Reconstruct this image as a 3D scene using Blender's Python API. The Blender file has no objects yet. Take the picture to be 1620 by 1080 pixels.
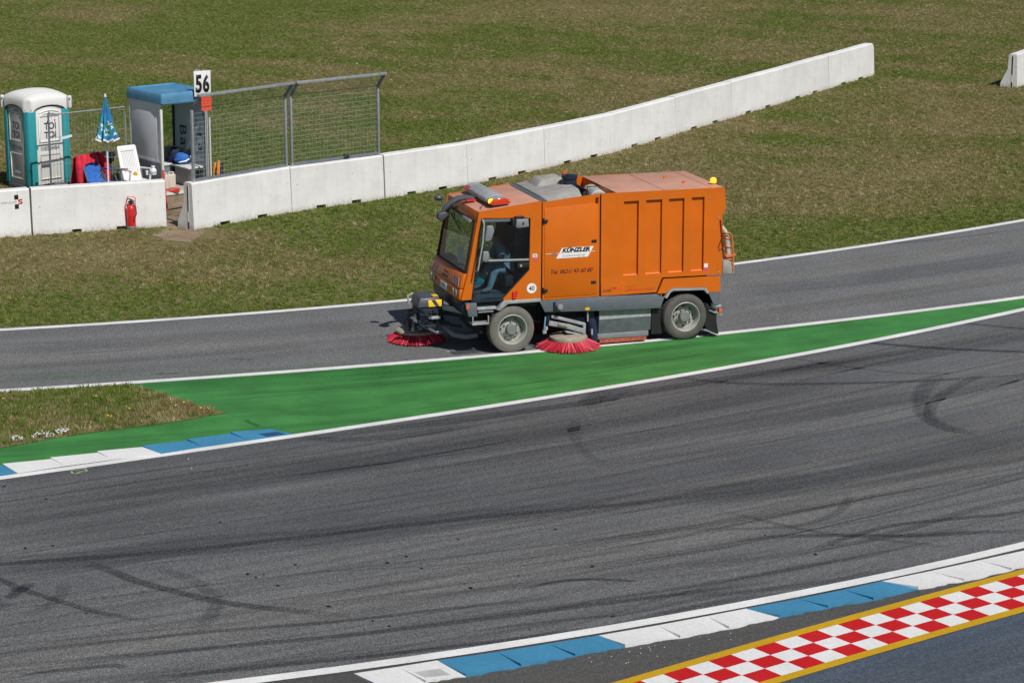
import bpy, bmesh, math, random
import numpy as np
from mathutils import Vector, Matrix, noise
random.seed(7)
rad = math.radians
SC = bpy.context.scene
COL = SC.collection

# ------------------------------------------------------------------ camera, sky, sun, exposure
CAM_H = 10.5
PITCH = 13.3602
cd = bpy.data.cameras.new('camera')
cam = bpy.data.objects.new('camera', cd); COL.objects.link(cam)
cam.location = (0, 0, CAM_H)
cam.rotation_euler = (rad(90 - PITCH), 0, 0)
cd.sensor_width = 36.0
cd.lens = 88.889
cd.clip_start = 0.5
cd.clip_end = 3000
SC.camera = cam

SUN_EL, SUN_AZ = 50.0, -55.5          # azimuth counted from +X
world = bpy.data.worlds.new('World'); SC.world = world
world.use_nodes = True
nt = world.node_tree
for n in list(nt.nodes): nt.nodes.remove(n)
sky = nt.nodes.new('ShaderNodeTexSky'); sky.sky_type = 'NISHITA'; sky.sun_disc = False
sky.sun_elevation = rad(SUN_EL); sky.sun_rotation = rad(90 - SUN_AZ)
bg = nt.nodes.new('ShaderNodeBackground'); bg.inputs[1].default_value = 0.05
wo = nt.nodes.new('ShaderNodeOutputWorld')
nt.links.new(sky.outputs[0], bg.inputs[0]); nt.links.new(bg.outputs[0], wo.inputs[0])
sl = bpy.data.lights.new('sun', 'SUN'); sl.energy = 4.2; sl.angle = rad(0.53); sl.color = (1, 0.965, 0.915)
so = bpy.data.objects.new('sun', sl); COL.objects.link(so)
tos = Vector((math.cos(rad(SUN_AZ))*math.cos(rad(SUN_EL)), math.sin(rad(SUN_AZ))*math.cos(rad(SUN_EL)), math.sin(rad(SUN_EL))))
so.rotation_euler = tos.to_track_quat('Z', 'Y').to_euler(); so.location = tos*80
SC.view_settings.view_transform = 'Standard'
SC.view_settings.look = 'None'
SC.view_settings.exposure = -0.08
SC.view_settings.gamma = 1.0
SC.view_settings.use_curve_mapping = False

# ------------------------------------------------------------------ survey: photo pixel -> point of the level ground
FPX = 4000.0
_p = rad(PITCH)
def G(px, py, z=0.0):
    u = (px-810)/FPX; v = -(py-540)/FPX
    d = Vector((u, math.cos(_p)+v*math.sin(_p), -math.sin(_p)+v*math.cos(_p)))
    return Vector((0, 0, CAM_H)) + d*((z-CAM_H)/d.z)

# ------------------------------------------------------------------ mesh helpers
class MB:
    def __init__(s): s.v = []; s.f = []
    def add(s, vs, fs):
        o = len(s.v); s.v += [tuple(p) for p in vs]; s.f += [tuple(o+i for i in f) for f in fs]; return s
    def hexa(s, p):   # p: bottom 4, top 4
        return s.add(p, [(3,2,1,0),(4,5,6,7),(0,1,5,4),(1,2,6,5),(2,3,7,6),(3,0,4,7)])
    def box(s, x0,x1,y0,y1,z0,z1):
        return s.hexa([(x0,y0,z0),(x1,y0,z0),(x1,y1,z0),(x0,y1,z0),(x0,y0,z1),(x1,y0,z1),(x1,y1,z1),(x0,y1,z1)])
    def prism(s, poly, axis, a, b):
        m = {'y': lambda p,t: (p[0],t,p[1]), 'x': lambda p,t: (t,p[0],p[1]), 'z': lambda p,t: (p[0],p[1],t)}[axis]
        n = len(poly)
        vs = [m(p,a) for p in poly]+[m(p,b) for p in poly]
        fs = [tuple(range(n)), tuple(range(2*n-1,n-1,-1))]+[(i,(i+1)%n,n+(i+1)%n,n+i) for i in range(n)]
        return s.add(vs, fs)
    def tube(s, pts, r, n=8, closed=False):
        pts = [Vector(p) for p in pts]; rs = r if isinstance(r,(list,tuple)) else [r]*len(pts)
        L = len(pts); vs = []; ref = None
        for i,p in enumerate(pts):
            if closed: t = pts[(i+1)%L]-pts[i-1]
            else: t = pts[min(i+1,L-1)]-pts[max(i-1,0)]
            t.normalize()
            if ref is None: ref = Vector((0,0,1)) if abs(t.z)<.9 else Vector((1,0,0))
            a = t.cross(ref)
            if a.length < 1e-4: a = t.orthogonal()
            a.normalize(); b = a.cross(t).normalized(); ref = b
            for k in range(n):
                th = 2*math.pi*k/n
                vs.append(p+a*(math.cos(th)*rs[i])+b*(math.sin(th)*rs[i]))
        fs = []
        for i in range(L if closed else L-1):
            j = (i+1)%L
            for k in range(n): fs.append((i*n+k, i*n+(k+1)%n, j*n+(k+1)%n, j*n+k))
        if not closed: fs += [tuple(range(n-1,-1,-1)), tuple(range((L-1)*n, L*n))]
        return s.add(vs, fs)
    def bar(s, p0, p1, w, h, up=(0,0,1)):
        p0=Vector(p0); p1=Vector(p1); t=(p1-p0).normalized(); a=t.cross(Vector(up))
        if a.length<1e-4: a=t.orthogonal()
        a.normalize(); b=a.cross(t).normalized(); a*=w/2; b*=h/2
        return s.hexa([p0-a-b,p0+a-b,p1+a-b,p1-a-b,p0-a+b,p0+a+b,p1+a+b,p1-a+b])
    def lathe(s, prof, org, axis, n=24, caps=True):   # prof: (radius, distance along axis)
        org=Vector(org); ax=Vector(axis).normalized(); a=ax.orthogonal().normalized(); b=ax.cross(a)
        vs=[]; fs=[]; m=len(prof)
        for k in range(n):
            th=2*math.pi*k/n; d=a*math.cos(th)+b*math.sin(th)
            for (r,t) in prof: vs.append(org+ax*t+d*max(r,1e-5))
        for k in range(n):
            j=(k+1)%n
            for i in range(m-1): fs.append((k*m+i, k*m+i+1, j*m+i+1, j*m+i))
        if caps and prof[0][0]>1e-4: fs.append(tuple(k*m for k in range(n)))
        if caps and prof[-1][0]>1e-4: fs.append(tuple(k*m+m-1 for k in range(n-1,-1,-1)))
        return s.add(vs, fs)
    def ball(s, c, r, n=10, m=6):
        c=Vector(c); rr=r if isinstance(r,(list,tuple)) else (r,r,r)
        vs=[];fs=[]
        for i in range(m+1):
            ph=math.pi*i/m
            for k in range(n):
                th=2*math.pi*k/n
                vs.append(c+Vector((rr[0]*math.sin(ph)*math.cos(th), rr[1]*math.sin(ph)*math.sin(th), rr[2]*math.cos(ph))))
        for i in range(m):
            for k in range(n): fs.append((i*n+k,(i+1)*n+k,(i+1)*n+(k+1)%n,i*n+(k+1)%n))
        return s.add(vs,fs)
    def mesh(s, name, bevel=0, seg=2, sharp=35, uv=None):
        bm=bmesh.new()
        vv=[bm.verts.new(p) for p in s.v]; bm.verts.ensure_lookup_table()
        for f in s.f:
            try: bm.faces.new([vv[i] for i in f])
            except ValueError: pass
        bmesh.ops.remove_doubles(bm, verts=bm.verts, dist=1e-5)
        bmesh.ops.recalc_face_normals(bm, faces=bm.faces)
        if bevel:
            ed=[e for e in bm.edges if len(e.link_faces)==2 and e.calc_face_angle(0)>rad(28)]
            bmesh.ops.bevel(bm, geom=ed, offset=bevel, segments=seg, affect='EDGES', profile=.5, clamp_overlap=True)
        me=bpy.data.meshes.new(name); bm.to_mesh(me); bm.free()
        for p in me.polygons: p.use_smooth=True
        me.set_sharp_from_angle(angle=rad(sharp))
        return me
    def build(s, name, mat, parent=None, bevel=0, seg=2, sharp=35, loc=None):
        return link(name, s.mesh(name,bevel,seg,sharp), mat, parent, loc)
def link(name, me, mat=None, parent=None, loc=None):
    o=bpy.data.objects.new(name, me); COL.objects.link(o)
    if mat and not me.materials: me.materials.append(mat)
    if parent: o.parent=parent
    if loc is not None: o.location=loc
    return o
def tag(o, label=None, cat=None, group=None, kind=None):
    if label: o['label']=label
    if cat: o['category']=cat
    if group: o['group']=group
    if kind: o['kind']=kind
    return o
def thing(name, label, cat, loc=(0,0,0), rz=0, group=None):
    o=bpy.data.objects.new(name,None); COL.objects.link(o)
    o.empty_display_size=.3; o.location=loc; o.rotation_euler=(0,0,rz)
    return tag(o,label,cat,group)
def copy_tree(o, parent=None):
    c=o.copy(); COL.objects.link(c); c.parent=parent
    for ch in list(o.children): copy_tree(ch,c)
    return c
AX_SIDE=((1,0,0),(0,0,1))     # reads on a face looking to -y
AX_LEFT=((0,-1,0),(0,0,1))    # reads on a face looking to -x
def text(name, body, mat, parent, pos, axes, w=None, h=None, shear=0, bold=0, extr=.0012, spacing=1.0, align='CENTER'):
    cu=bpy.data.curves.new(name,'FONT'); cu.body=body; cu.shear=shear; cu.offset=bold; cu.extrude=0; cu.resolution_u=4; cu.space_character=spacing
    t=bpy.data.objects.new(name,cu); COL.objects.link(t)
    dg=bpy.context.evaluated_depsgraph_get(); dg.update()
    me=bpy.data.meshes.new_from_object(t.evaluated_get(dg)); bpy.data.objects.remove(t)
    co=np.array([v.co[:] for v in me.vertices]); mn=co.min(0); mx=co.max(0); c=(mn+mx)/2; sz=mx-mn
    sx=(w/sz[0]) if w else None; sy=(h/sz[1]) if h else None
    if sx is None: sx=sy
    if sy is None: sy=sx
    x=Vector(axes[0]); y=Vector(axes[1]); z=x.cross(y); pos=Vector(pos)
    for v in me.vertices:
        p=v.co; v.co=pos+x*((p.x-c[0])*sx)+y*((p.y-c[1])*sy)+z*0
    bm=bmesh.new(); bm.from_mesh(me)
    r=bmesh.ops.extrude_face_region(bm, geom=bm.faces[:])
    bmesh.ops.translate(bm, verts=[e for e in r['geom'] if isinstance(e,bmesh.types.BMVert)], vec=z*extr)
    bmesh.ops.recalc_face_normals(bm, faces=bm.faces); bm.to_mesh(me); bm.free()
    me.name=name; me.materials.clear()
    return link(name, me, mat, parent)

# ------------------------------------------------------------------ materials
def newmat(name):
    m=bpy.data.materials.new(name); m.use_nodes=True; nt=m.node_tree
    for n in list(nt.nodes): nt.nodes.remove(n)
    out=nt.nodes.new('ShaderNodeOutputMaterial'); b=nt.nodes.new('ShaderNodeBsdfPrincipled')
    nt.links.new(b.outputs[0], out.inputs[0]); return m,nt,b,out
def N(nt, t, **kw):
    n=nt.nodes.new(t)
    for k,v in kw.items():
        if k.startswith('i_'):
            key=k[2:]; n.inputs[int(key) if key.isdigit() else key].default_value=v
        else: setattr(n,k,v)
    return n
def mixc(nt, a, b, f, mode='MIX'):
    m=nt.nodes.new('ShaderNodeMix'); m.data_type='RGBA'; m.blend_type=mode
    for sock,val in ((m.inputs[6],a),(m.inputs[7],b),(m.inputs[0],f)):
        if hasattr(val,'is_output') : nt.links.new(val,sock)
        else: sock.default_value = val if not isinstance(val,tuple) or len(val)==4 else (*val,1)
    return m.outputs[2]
def ramp(nt, fac, stops):
    r=nt.nodes.new('ShaderNodeValToRGB'); e=r.color_ramp.elements
    while len(e)<len(stops): e.new(.5)
    for i,(p,c) in enumerate(stops): e[i].position=p; e[i].color=(c,c,c,1) if not isinstance(c,tuple) else (*c[:3],1)
    nt.links.new(fac,r.inputs[0]); return r.outputs[0]
def math_(nt, op, a, b=0.0):
    m=nt.nodes.new('ShaderNodeMath'); m.operation=op
    for i,v in enumerate((a,b)):
        if hasattr(v,'is_output'): nt.links.new(v,m.inputs[i])
        else: m.inputs[i].default_value=v
    return m.outputs[0]
def noise_(nt, vec, scale, detail=4, rough=.55, dist=0):
    n=N(nt,'ShaderNodeTexNoise'); n.inputs['Scale'].default_value=scale; n.inputs['Detail'].default_value=detail
    n.inputs['Roughness'].default_value=rough; n.inputs['Distortion'].default_value=dist
    if vec is not None: nt.links.new(vec,n.inputs['Vector'])
    return n.outputs['Fac']
def coords(nt, which='Object'):
    return N(nt,'ShaderNodeTexCoord').outputs[which]
def pm(name, col, rough=.5, metal=0, var=.12, scale=5, bump=0, bscale=30, spec=.5, coat=0, dirt=0, dirtcol=(.20,.17,.13), streak=0):
    m,nt,b,o=newmat(name)
    v=coords(nt)
    nz=noise_(nt,v,scale,5)
    dark=tuple(c*(1-var*1.6) for c in col); lite=tuple(min(1,c*(1+var)) for c in col)
    c=mixc(nt,dark,lite,ramp(nt,nz,[(.3,0.0),(.7,1.0)]))
    if dirt:
        nd=noise_(nt,v,scale*.45,7,.65)
        c=mixc(nt,c,dirtcol,math_(nt,'MULTIPLY',ramp(nt,nd,[(.42,0.0),(.72,1.0)]),dirt))
    if streak:
        mp=N(nt,'ShaderNodeMapping'); mp.inputs['Scale'].default_value=(7,7,.55); nt.links.new(v,mp.inputs[0])
        c=mixc(nt,c,dirtcol,math_(nt,'MULTIPLY',ramp(nt,noise_(nt,mp.outputs[0],1.0,6,.65),[(.50,0.0),(.78,1.0)]),streak))
    nt.links.new(c,b.inputs['Base Color'])
    rr=ramp(nt,noise_(nt,v,scale*3,3),[(.3,max(0,rough-.08)),(.7,min(1,rough+.1))]); nt.links.new(rr,b.inputs['Roughness'])
    b.inputs['Metallic'].default_value=metal; b.inputs['Specular IOR Level'].default_value=spec
    if coat: b.inputs['Coat Weight'].default_value=coat; b.inputs['Coat Roughness'].default_value=.12
    if bump:
        bp=N(nt,'ShaderNodeBump'); bp.inputs['Strength'].default_value=bump; bp.inputs['Distance'].default_value=.01
        nt.links.new(noise_(nt,v,bscale,4),bp.inputs['Height']); nt.links.new(bp.outputs[0],b.inputs['Normal'])
    return m
def emit(name,col,st,base=None):
    m,nt,b,o=newmat(name); b.inputs['Base Color'].default_value=(*(base or col),1); b.inputs['Emission Color'].default_value=(*col,1); b.inputs['Emission Strength'].default_value=st; b.inputs['Roughness'].default_value=.15
    return m
def glass(name, tint, refl=1.0):
    m,nt,b,o=newmat(name); nt.nodes.remove(b)
    tr=N(nt,'ShaderNodeBsdfTransparent'); tr.inputs[0].default_value=(*tint,1)
    gl=N(nt,'ShaderNodeBsdfGlossy'); gl.inputs['Roughness'].default_value=.03
    fr=N(nt,'ShaderNodeFresnel'); fr.inputs[0].default_value=1.5
    mx=N(nt,'ShaderNodeMixShader'); nt.links.new(math_(nt,'MULTIPLY',fr.outputs[0],refl),mx.inputs[0])
    nt.links.new(tr.outputs[0],mx.inputs[1]); nt.links.new(gl.outputs[0],mx.inputs[2]); nt.links.new(mx.outputs[0],o.inputs[0]); return m

M={}
M['orange']=pm('orange_paint',(.66,.140,.002),.42,var=.06,scale=1.6,dirt=.07,dirtcol=(.38,.17,.06),spec=.4,coat=.15,streak=.18)
M['orange_roof']=pm('pale_orange_roof_paint',(.58,.28,.19),.55,var=.10,scale=2.5,dirt=.45,dirtcol=(.47,.36,.30),streak=.2)  # paler, less saturated orange for the roof panels
M['orange_clip']=pm('orange_clip',(.75,.2,.05),.5)
M['greyp']=pm('grey_frame_paint',(.125,.145,.175),.5,var=.12,scale=4,dirt=.25)
M['greyl']=pm('light_grey_metal',(.36,.38,.40),.5,var=.15,scale=9,dirt=.25)
M['greym']=pm('mid_grey_plastic',(.22,.23,.25),.5,var=.1)
M['black']=pm('black_rubber',(.012,.012,.014),.6,var=.2)
M['dark']=pm('dark_chassis',(.010,.011,.014),.65,var=.3,dirt=.05)
M['armgrey']=pm('dark_grey_arm_plastic',(.065,.072,.09),.4,var=.1)
M['navy']=pm('dark_navy_plastic',(.015,.022,.05),.45,var=.2)
M['tyre']=pm('dusty_tyre_rubber',(.17,.155,.14),.85,var=.12,scale=6,dirt=.4,dirtcol=(.085,.08,.075),bump=.3,bscale=60)
M['tyre_dark']=pm('worn_tyre_rubber',(.095,.088,.085),.85,var=.15,scale=6,dirt=.3,dirtcol=(.16,.145,.13),bump=.3,bscale=60)
M['rim']=pm('silver_rim_paint',(.43,.43,.395),.5,metal=.1,var=.14,scale=8,dirt=.45)
M['hub']=pm('grey_hub',(.20,.21,.22),.55,var=.12,scale=10,dirt=.2)
M['cover']=pm('dusty_grey_cover',(.34,.325,.30),.8,var=.15,scale=6,bump=.25,bscale=14,dirt=.3,dirtcol=(.26,.23,.20))
M['cover_strip']=pm('grey_green_strip',(.10,.125,.13),.6)
M['filter']=pm('pale_filter_drum',(.48,.46,.42),.7,var=.12)
M['tan']=pm('dusty_tan_disc',(.36,.31,.24),.8,var=.2,scale=12,dirt=.4)
M['bristle']=pm('red_nylon_bristles',(.62,.028,.062),.55,var=.35,scale=35)
_nt=M['bristle'].node_tree; _b=[n for n in _nt.nodes if n.type=='BSDF_PRINCIPLED'][0]
_at=N(_nt,'ShaderNodeAttribute',attribute_name='shade').outputs['Fac']
_nt.links.new(ramp(_nt,_at,[(0,(.22,.008,.02)),(.5,(.60,.025,.055)),(.85,(.75,.06,.10)),(1,(.85,.25,.28))]),_b.inputs['Base Color'])
M['white']=pm('white_plastic',(.80,.80,.80),.45,var=.03)
M['whited']=pm('white_decal',(.84,.84,.84),.5,var=.02)
M['blackd']=pm('black_decal',(.012,.012,.014),.5,var=.02)
M['maroon']=pm('dark_red_decal',(.16,.01,.006),.5,var=.02)
M['redd']=pm('red_decal',(.65,.02,.02),.5,var=.03)
M['pinkd']=pm('pink_decal',(.75,.08,.2),.5,var=.03)
M['greyd']=pm('grey_decal',(.45,.47,.5),.5,var=.02)
M['silver']=pm('silver_metal',(.55,.56,.57),.35,metal=.6,var=.1)
M['amber']=emit('amber_beacon_lamp',(1,.45,.03),1.6,(.9,.35,.02))
M['lamp_yel']=emit('lit_yellow_lamp',(1,.85,.02),2.2,(.9,.8,.05))
M['redlens']=pm('red_orange_lens',(.60,.045,.01),.12,var=.1,coat=.6)
M['orangelens']=pm('orange_lens',(.80,.13,.02),.2,var=.1)
M['lens']=pm('headlamp_glass',(.70,.71,.72),.1,var=.1)
M['yellow']=pm('yellow_warning_paint',(.80,.50,.01),.5,var=.05)
M['hose']=pm('pale_hose',(.55,.50,.42),.7,var=.15,scale=14)
M['rust']=pm('red_brown_bristle_strip',(.42,.10,.05),.8,var=.4,scale=40)
M['greengrey']=pm('dusty_green_grey_panel',(.085,.11,.12),.7,var=.2,scale=8,dirt=.3)
M['teal']=pm('teal_plastic',(.03,.32,.36),.45,var=.06,scale=4)
M['tealbox']=pm('teal_box_plastic',(.02,.30,.33),.5)
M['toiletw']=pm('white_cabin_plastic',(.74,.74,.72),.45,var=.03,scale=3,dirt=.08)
M['toiletshade']=pm('shade_grey_cabin_plastic',(.42,.43,.45),.5,var=.03,scale=3)  # white cabin plastic with the left face's shade put into its grey
M['conc']=None
M['galv']=pm('galvanised_steel',(.42,.45,.48),.42,metal=.5,var=.12,scale=10)
M['galvd']=pm('dull_galvanised_steel',(.22,.25,.29),.5,metal=.4,var=.12,scale=10)
M['wire']=pm('galvanised_wire',(.33,.40,.41),.5,metal=.3,var=.1)
M['hutblue']=pm('blue_roof_plastic',(.06,.235,.42),.55,var=.14,scale=3,dirt=.45,dirtcol=(.20,.33,.42))
M['hutgrey']=pm('grey_hut_sheet',(.66,.67,.70),.5,var=.06,scale=2,dirt=.2,dirtcol=(.38,.37,.36))
M['hutgreyd']=pm('grey_hut_plinth',(.22,.25,.29),.55,var=.1,scale=2)
M['hutin']=pm('grey_blue_banner',(.54,.66,.74),.5,var=.06,scale=2)
M['paleblue']=pm('pale_blue_print',(.66,.80,.82),.5,var=.04)
M['inkblue']=pm('dark_blue_print',(.012,.03,.085),.5,var=.03)
M['hutpost']=pm('white_post_paint',(.68,.68,.66),.5,var=.05)
M['bench']=pm('bench_sheet',(.36,.36,.37),.6,var=.12)
M['floorw']=pm('dusty_floor_board',(.42,.37,.31),.8,var=.15)
M['red']=pm('red_paint',(.62,.02,.018),.35,var=.08,coat=.3)
M['redcloth']=pm('red_cloth',(.60,.015,.04),.85,var=.25,scale=9,bump=.5,bscale=18)
M['bluecloth']=pm('blue_cloth',(.03,.14,.48),.85,var=.2,scale=9,bump=.3,bscale=22)
M['navycloth']=pm('navy_cloth',(.012,.02,.07),.85,var=.2)
M['para']=None
M['binbag']=pm('black_bin_bag',(.012,.014,.02),.25,var=.3,bump=.6,bscale=14)
M['bin']=pm('dark_grey_bin',(.10,.115,.14),.5)
M['beige']=pm('beige_plastic',(.62,.56,.48),.5,var=.05)
M['signred']=pm('fluorescent_red_sheet',(.85,.085,.04),.6,var=.06,scale=4)
M['orangecloth']=pm('orange_flag_cloth',(.85,.27,.01),.8)
M['greencloth']=pm('green_flag_cloth',(.02,.33,.14),.8)
M['jeans']=pm('pale_jeans_cloth',(.36,.50,.58),.9,var=.2,scale=14,bump=.3,bscale=30)
M['shirt']=pm('grey_blue_shirt_cloth',(.30,.38,.44),.9,var=.15,scale=10,bump=.3,bscale=25)
M['skin']=pm('skin',(.48,.26,.18),.6,var=.06)
M['hair']=pm('dark_hair',(.02,.016,.013),.8)
M['shoe']=pm('grey_shoe',(.25,.25,.25),.7)
M['interior']=pm('dark_cab_interior',(.04,.045,.05),.7,var=.2)
M['glass']=glass('side_window_glass',(.47,.60,.66),1.5)
M['windscreen']=glass('windscreen_glass',(.74,.84,.76),.32)
M['yellowfl']=pm('yellow_petals',(.85,.62,.01),.7)
M['whitefl']=pm('white_petals',(.82,.82,.84),.7)
M['stem']=pm('green_stem',(.06,.10,.02),.8)
M['rubber']=pm('rubber_scraps',(.01,.01,.012),.8)
M['pebble']=pm('pale_pebbles',(.6,.6,.58),.8)
# ------------------------------------------------------------------ ground materials
def concrete():
    m,nt,b,o=newmat('whitewashed_concrete'); v=coords(nt)
    n1=noise_(nt,v,1.6,6,.6); n2=noise_(nt,v,14,5,.7); n3=noise_(nt,v,45,3)
    c=mixc(nt,(.68,.68,.675),(.78,.78,.775),ramp(nt,n1,[(.32,0.0),(.6,1.0)]))
    # pock marks and hairline dirt
    c=mixc(nt,c,(.22,.21,.19),math_(nt,'MULTIPLY',ramp(nt,n2,[(.63,0.0),(.70,1.0)]),.7))
    mp=N(nt,'ShaderNodeMapping'); mp.inputs['Scale'].default_value=(6,6,.5); nt.links.new(v,mp.inputs[0])
    st=noise_(nt,mp.outputs[0],1.5,5,.6)
    c=mixc(nt,c,(.40,.38,.34),math_(nt,'MULTIPLY',ramp(nt,st,[(.52,0.0),(.75,1.0)]),.16))
    # mud splashed up from the soil along the foot
    sp=N(nt,'ShaderNodeSeparateXYZ'); nt.links.new(v,sp.inputs[0])
    foot=math_(nt,'SUBTRACT',.16,sp.outputs[2]); foot=math_(nt,'ADD',math_(nt,'MULTIPLY',foot,4.5),math_(nt,'MULTIPLY',math_(nt,'SUBTRACT',n2,.5),1.6))
    c=mixc(nt,c,(.36,.31,.24),math_(nt,'MULTIPLY',ramp(nt,foot,[(.1,0.0),(.8,1.0)]),.6))
    c=mixc(nt,c,ramp(nt,N(nt,'ShaderNodeObjectInfo').outputs['Random'],[(0,(.955,.955,.945)),(1,(1.05,1.05,1.05))]),1.0,'MULTIPLY')
    nt.links.new(c,b.inputs['Base Color']); b.inputs['Roughness'].default_value=.9; b.inputs['Specular IOR Level'].default_value=.2
    bp=N(nt,'ShaderNodeBump'); bp.inputs['Strength'].default_value=.35; bp.inputs['Distance'].default_value=.012
    nt.links.new(math_(nt,'ADD',n2,math_(nt,'MULTIPLY',n3,.5)),bp.inputs['Height']); nt.links.new(bp.outputs[0],b.inputs['Normal'])
    return m
M['conc']=concrete()
def asphalt(name, base, streak=.35, warm=(1.03,1.01,.98), blue=None, strU=.05, strV=3.0, fine=1.0):
    m,nt,b,o=newmat(name); v=coords(nt)
    uv=coords(nt,'UV')
    g1=noise_(nt,v,17,4,.8); g2=noise_(nt,v,48,3,.8); big=noise_(nt,v,.35,4,.6)
    mp=N(nt,'ShaderNodeMapping'); mp.inputs['Scale'].default_value=(strU,strV,1); nt.links.new(uv,mp.inputs[0])
    s1=noise_(nt,mp.outputs[0],1.0,6,.62)
    mp2=N(nt,'ShaderNodeMapping'); mp2.inputs['Scale'].default_value=(strU*.4,strV*.22,1); nt.links.new(uv,mp2.inputs[0])
    s2=noise_(nt,mp2.outputs[0],1.0,3,.5)
    lo=tuple(x*.62 for x in base); hi=tuple(x*w*1.3 for x,w in zip(base,warm))
    c=mixc(nt,lo,hi,ramp(nt,g1,[(.28,0.0),(.72,1.0)]))
    sp=ramp(nt,g2,[(.36,.38),(.5,.95),(.64,2.0)])
    c=mixc(nt,c,sp,fine,'MULTIPLY')
    c=mixc(nt,c,ramp(nt,s1,[(.30,1-streak),(.55,1.0),(.8,1.06)]),1.0,'MULTIPLY')
    tintd=blue or (.85,.87,.92)
    c=mixc(nt,c,mixc(nt,(*tintd,1),(1.08,1.06,1.0,1),ramp(nt,s2,[(.32,0.0),(.68,1.0)])),1.0,'MULTIPLY')
    c=mixc(nt,c,ramp(nt,big,[(.3,.88),(.7,1.1)]),1.0,'MULTIPLY')
    nt.links.new(c,b.inputs['Base Color']); b.inputs['Roughness'].default_value=.82; b.inputs['Specular IOR Level'].default_value=.25
    bp=N(nt,'ShaderNodeBump'); bp.inputs['Strength'].default_value=.5; bp.inputs['Distance'].default_value=.01
    nt.links.new(g2,bp.inputs['Height']); nt.links.new(bp.outputs[0],b.inputs['Normal'])
    return m
def paint(name, col, wear=.25, wearcol=(.12,.12,.12), streaks=0, var=.08):
    m,nt,b,o=newmat(name); v=coords(nt)
    n1=noise_(nt,v,1.2,6,.6); n2=noise_(nt,v,26,4,.7)
    c=mixc(nt,tuple(x*(1-var*2) for x in col),tuple(x*(1+var) for x in col),ramp(nt,n1,[(.3,0.0),(.7,1.0)]))
    c=mixc(nt,c,ramp(nt,n2,[(.3,.84),(.7,1.08)]),1.0,'MULTIPLY')
    w=math_(nt,'ADD',n2,math_(nt,'MULTIPLY',math_(nt,'SUBTRACT',noise_(nt,v,3.1,5,.7),.5),.7))
    c=mixc(nt,c,wearcol,math_(nt,'MULTIPLY',ramp(nt,w,[(.58,0.0),(.78,1.0)]),wear))
    if streaks:
        uv=coords(nt,'UV'); mp=N(nt,'ShaderNodeMapping'); mp.inputs['Scale'].default_value=(.10,2.6,1); nt.links.new(uv,mp.inputs[0])
        s=noise_(nt,mp.outputs[0],1.0,6,.65)
        c=mixc(nt,c,ramp(nt,s,[(.34,1-streaks),(.52,1.0),(.75,1+streaks*.35)]),1.0,'MULTIPLY')
    nt.links.new(c,b.inputs['Base Color']); b.inputs['Roughness'].default_value=.72; b.inputs['Specular IOR Level'].default_value=.3
    bp=N(nt,'ShaderNodeBump'); bp.inputs['Strength'].default_value=.3; bp.inputs['Distance'].default_value=.008
    nt.links.new(noise_(nt,v,60,3),bp.inputs['Height']); nt.links.new(bp.outputs[0],b.inputs['Normal'])
    return m
M['track']=asphalt('main_track_asphalt',(.140,.144,.150),.36)
M['pit']=asphalt('pit_lane_asphalt',(.166,.170,.174),.18,strV=2.0)
M['edge']=asphalt('verge_asphalt',(.088,.087,.086),.26,fine=.6)
M['blueasph']=asphalt('dark_blue_asphalt',(.088,.100,.122),.30,fine=.5,blue=(.78,.95,1.15))
M['line']=paint('white_line_paint',(.78,.78,.77),.20,(.45,.44,.42))
M['green']=paint('green_runoff_paint',(.055,.235,.056),.36,(.035,.125,.045),.30,.14)
M['kwhite']=paint('white_kerb_paint',(.76,.76,.755),.30,(.42,.41,.38),0,.03)
M['kblue']=paint('blue_kerb_paint',(.055,.245,.42),.22,(.07,.33,.56),0,.06)
M['kred']=paint('red_strip_paint',(.54,.008,.011),.35,(.30,.05,.05),0,.05)
M['kyel']=paint('yellow_strip_paint',(.56,.33,.008),.12,(.4,.27,.02),0,.05)
def soil():
    m,nt,b,o=newmat('dry_soil_under_grass'); v=coords(nt)
    n1=noise_(nt,v,.55,6,.6); n2=noise_(nt,v,16,5,.7)
    c=mixc(nt,(.14,.125,.045),(.22,.185,.095),ramp(nt,n1,[(.35,0.0),(.65,1.0)]))
    c=mixc(nt,c,ramp(nt,n2,[(.3,.6),(.7,1.35)]),1.0,'MULTIPLY')
    nt.links.new(c,b.inputs['Base Color']); b.inputs['Roughness'].default_value=1; b.inputs['Specular IOR Level'].default_value=.1
    bp=N(nt,'ShaderNodeBump'); bp.inputs['Strength'].default_value=.8; bp.inputs['Distance'].default_value=.04
    nt.links.new(n2,bp.inputs['Height']); nt.links.new(bp.outputs[0],b.inputs['Normal'])
    return m
M['soil']=soil()
def dirtmat():
    m,nt,b,o=newmat('trodden_dirt'); v=coords(nt)
    n1=noise_(nt,v,1.8,6,.6); n2=noise_(nt,v,30,4,.7)
    c=mixc(nt,(.20,.145,.095),(.33,.255,.18),ramp(nt,n1,[(.3,0.0),(.7,1.0)]))
    c=mixc(nt,c,ramp(nt,n2,[(.3,.75),(.7,1.2)]),1.0,'MULTIPLY')
    nt.links.new(c,b.inputs['Base Color']); b.inputs['Roughness'].default_value=1; b.inputs['Specular IOR Level'].default_value=.1
    return m
M['dirt']=dirtmat()
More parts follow.
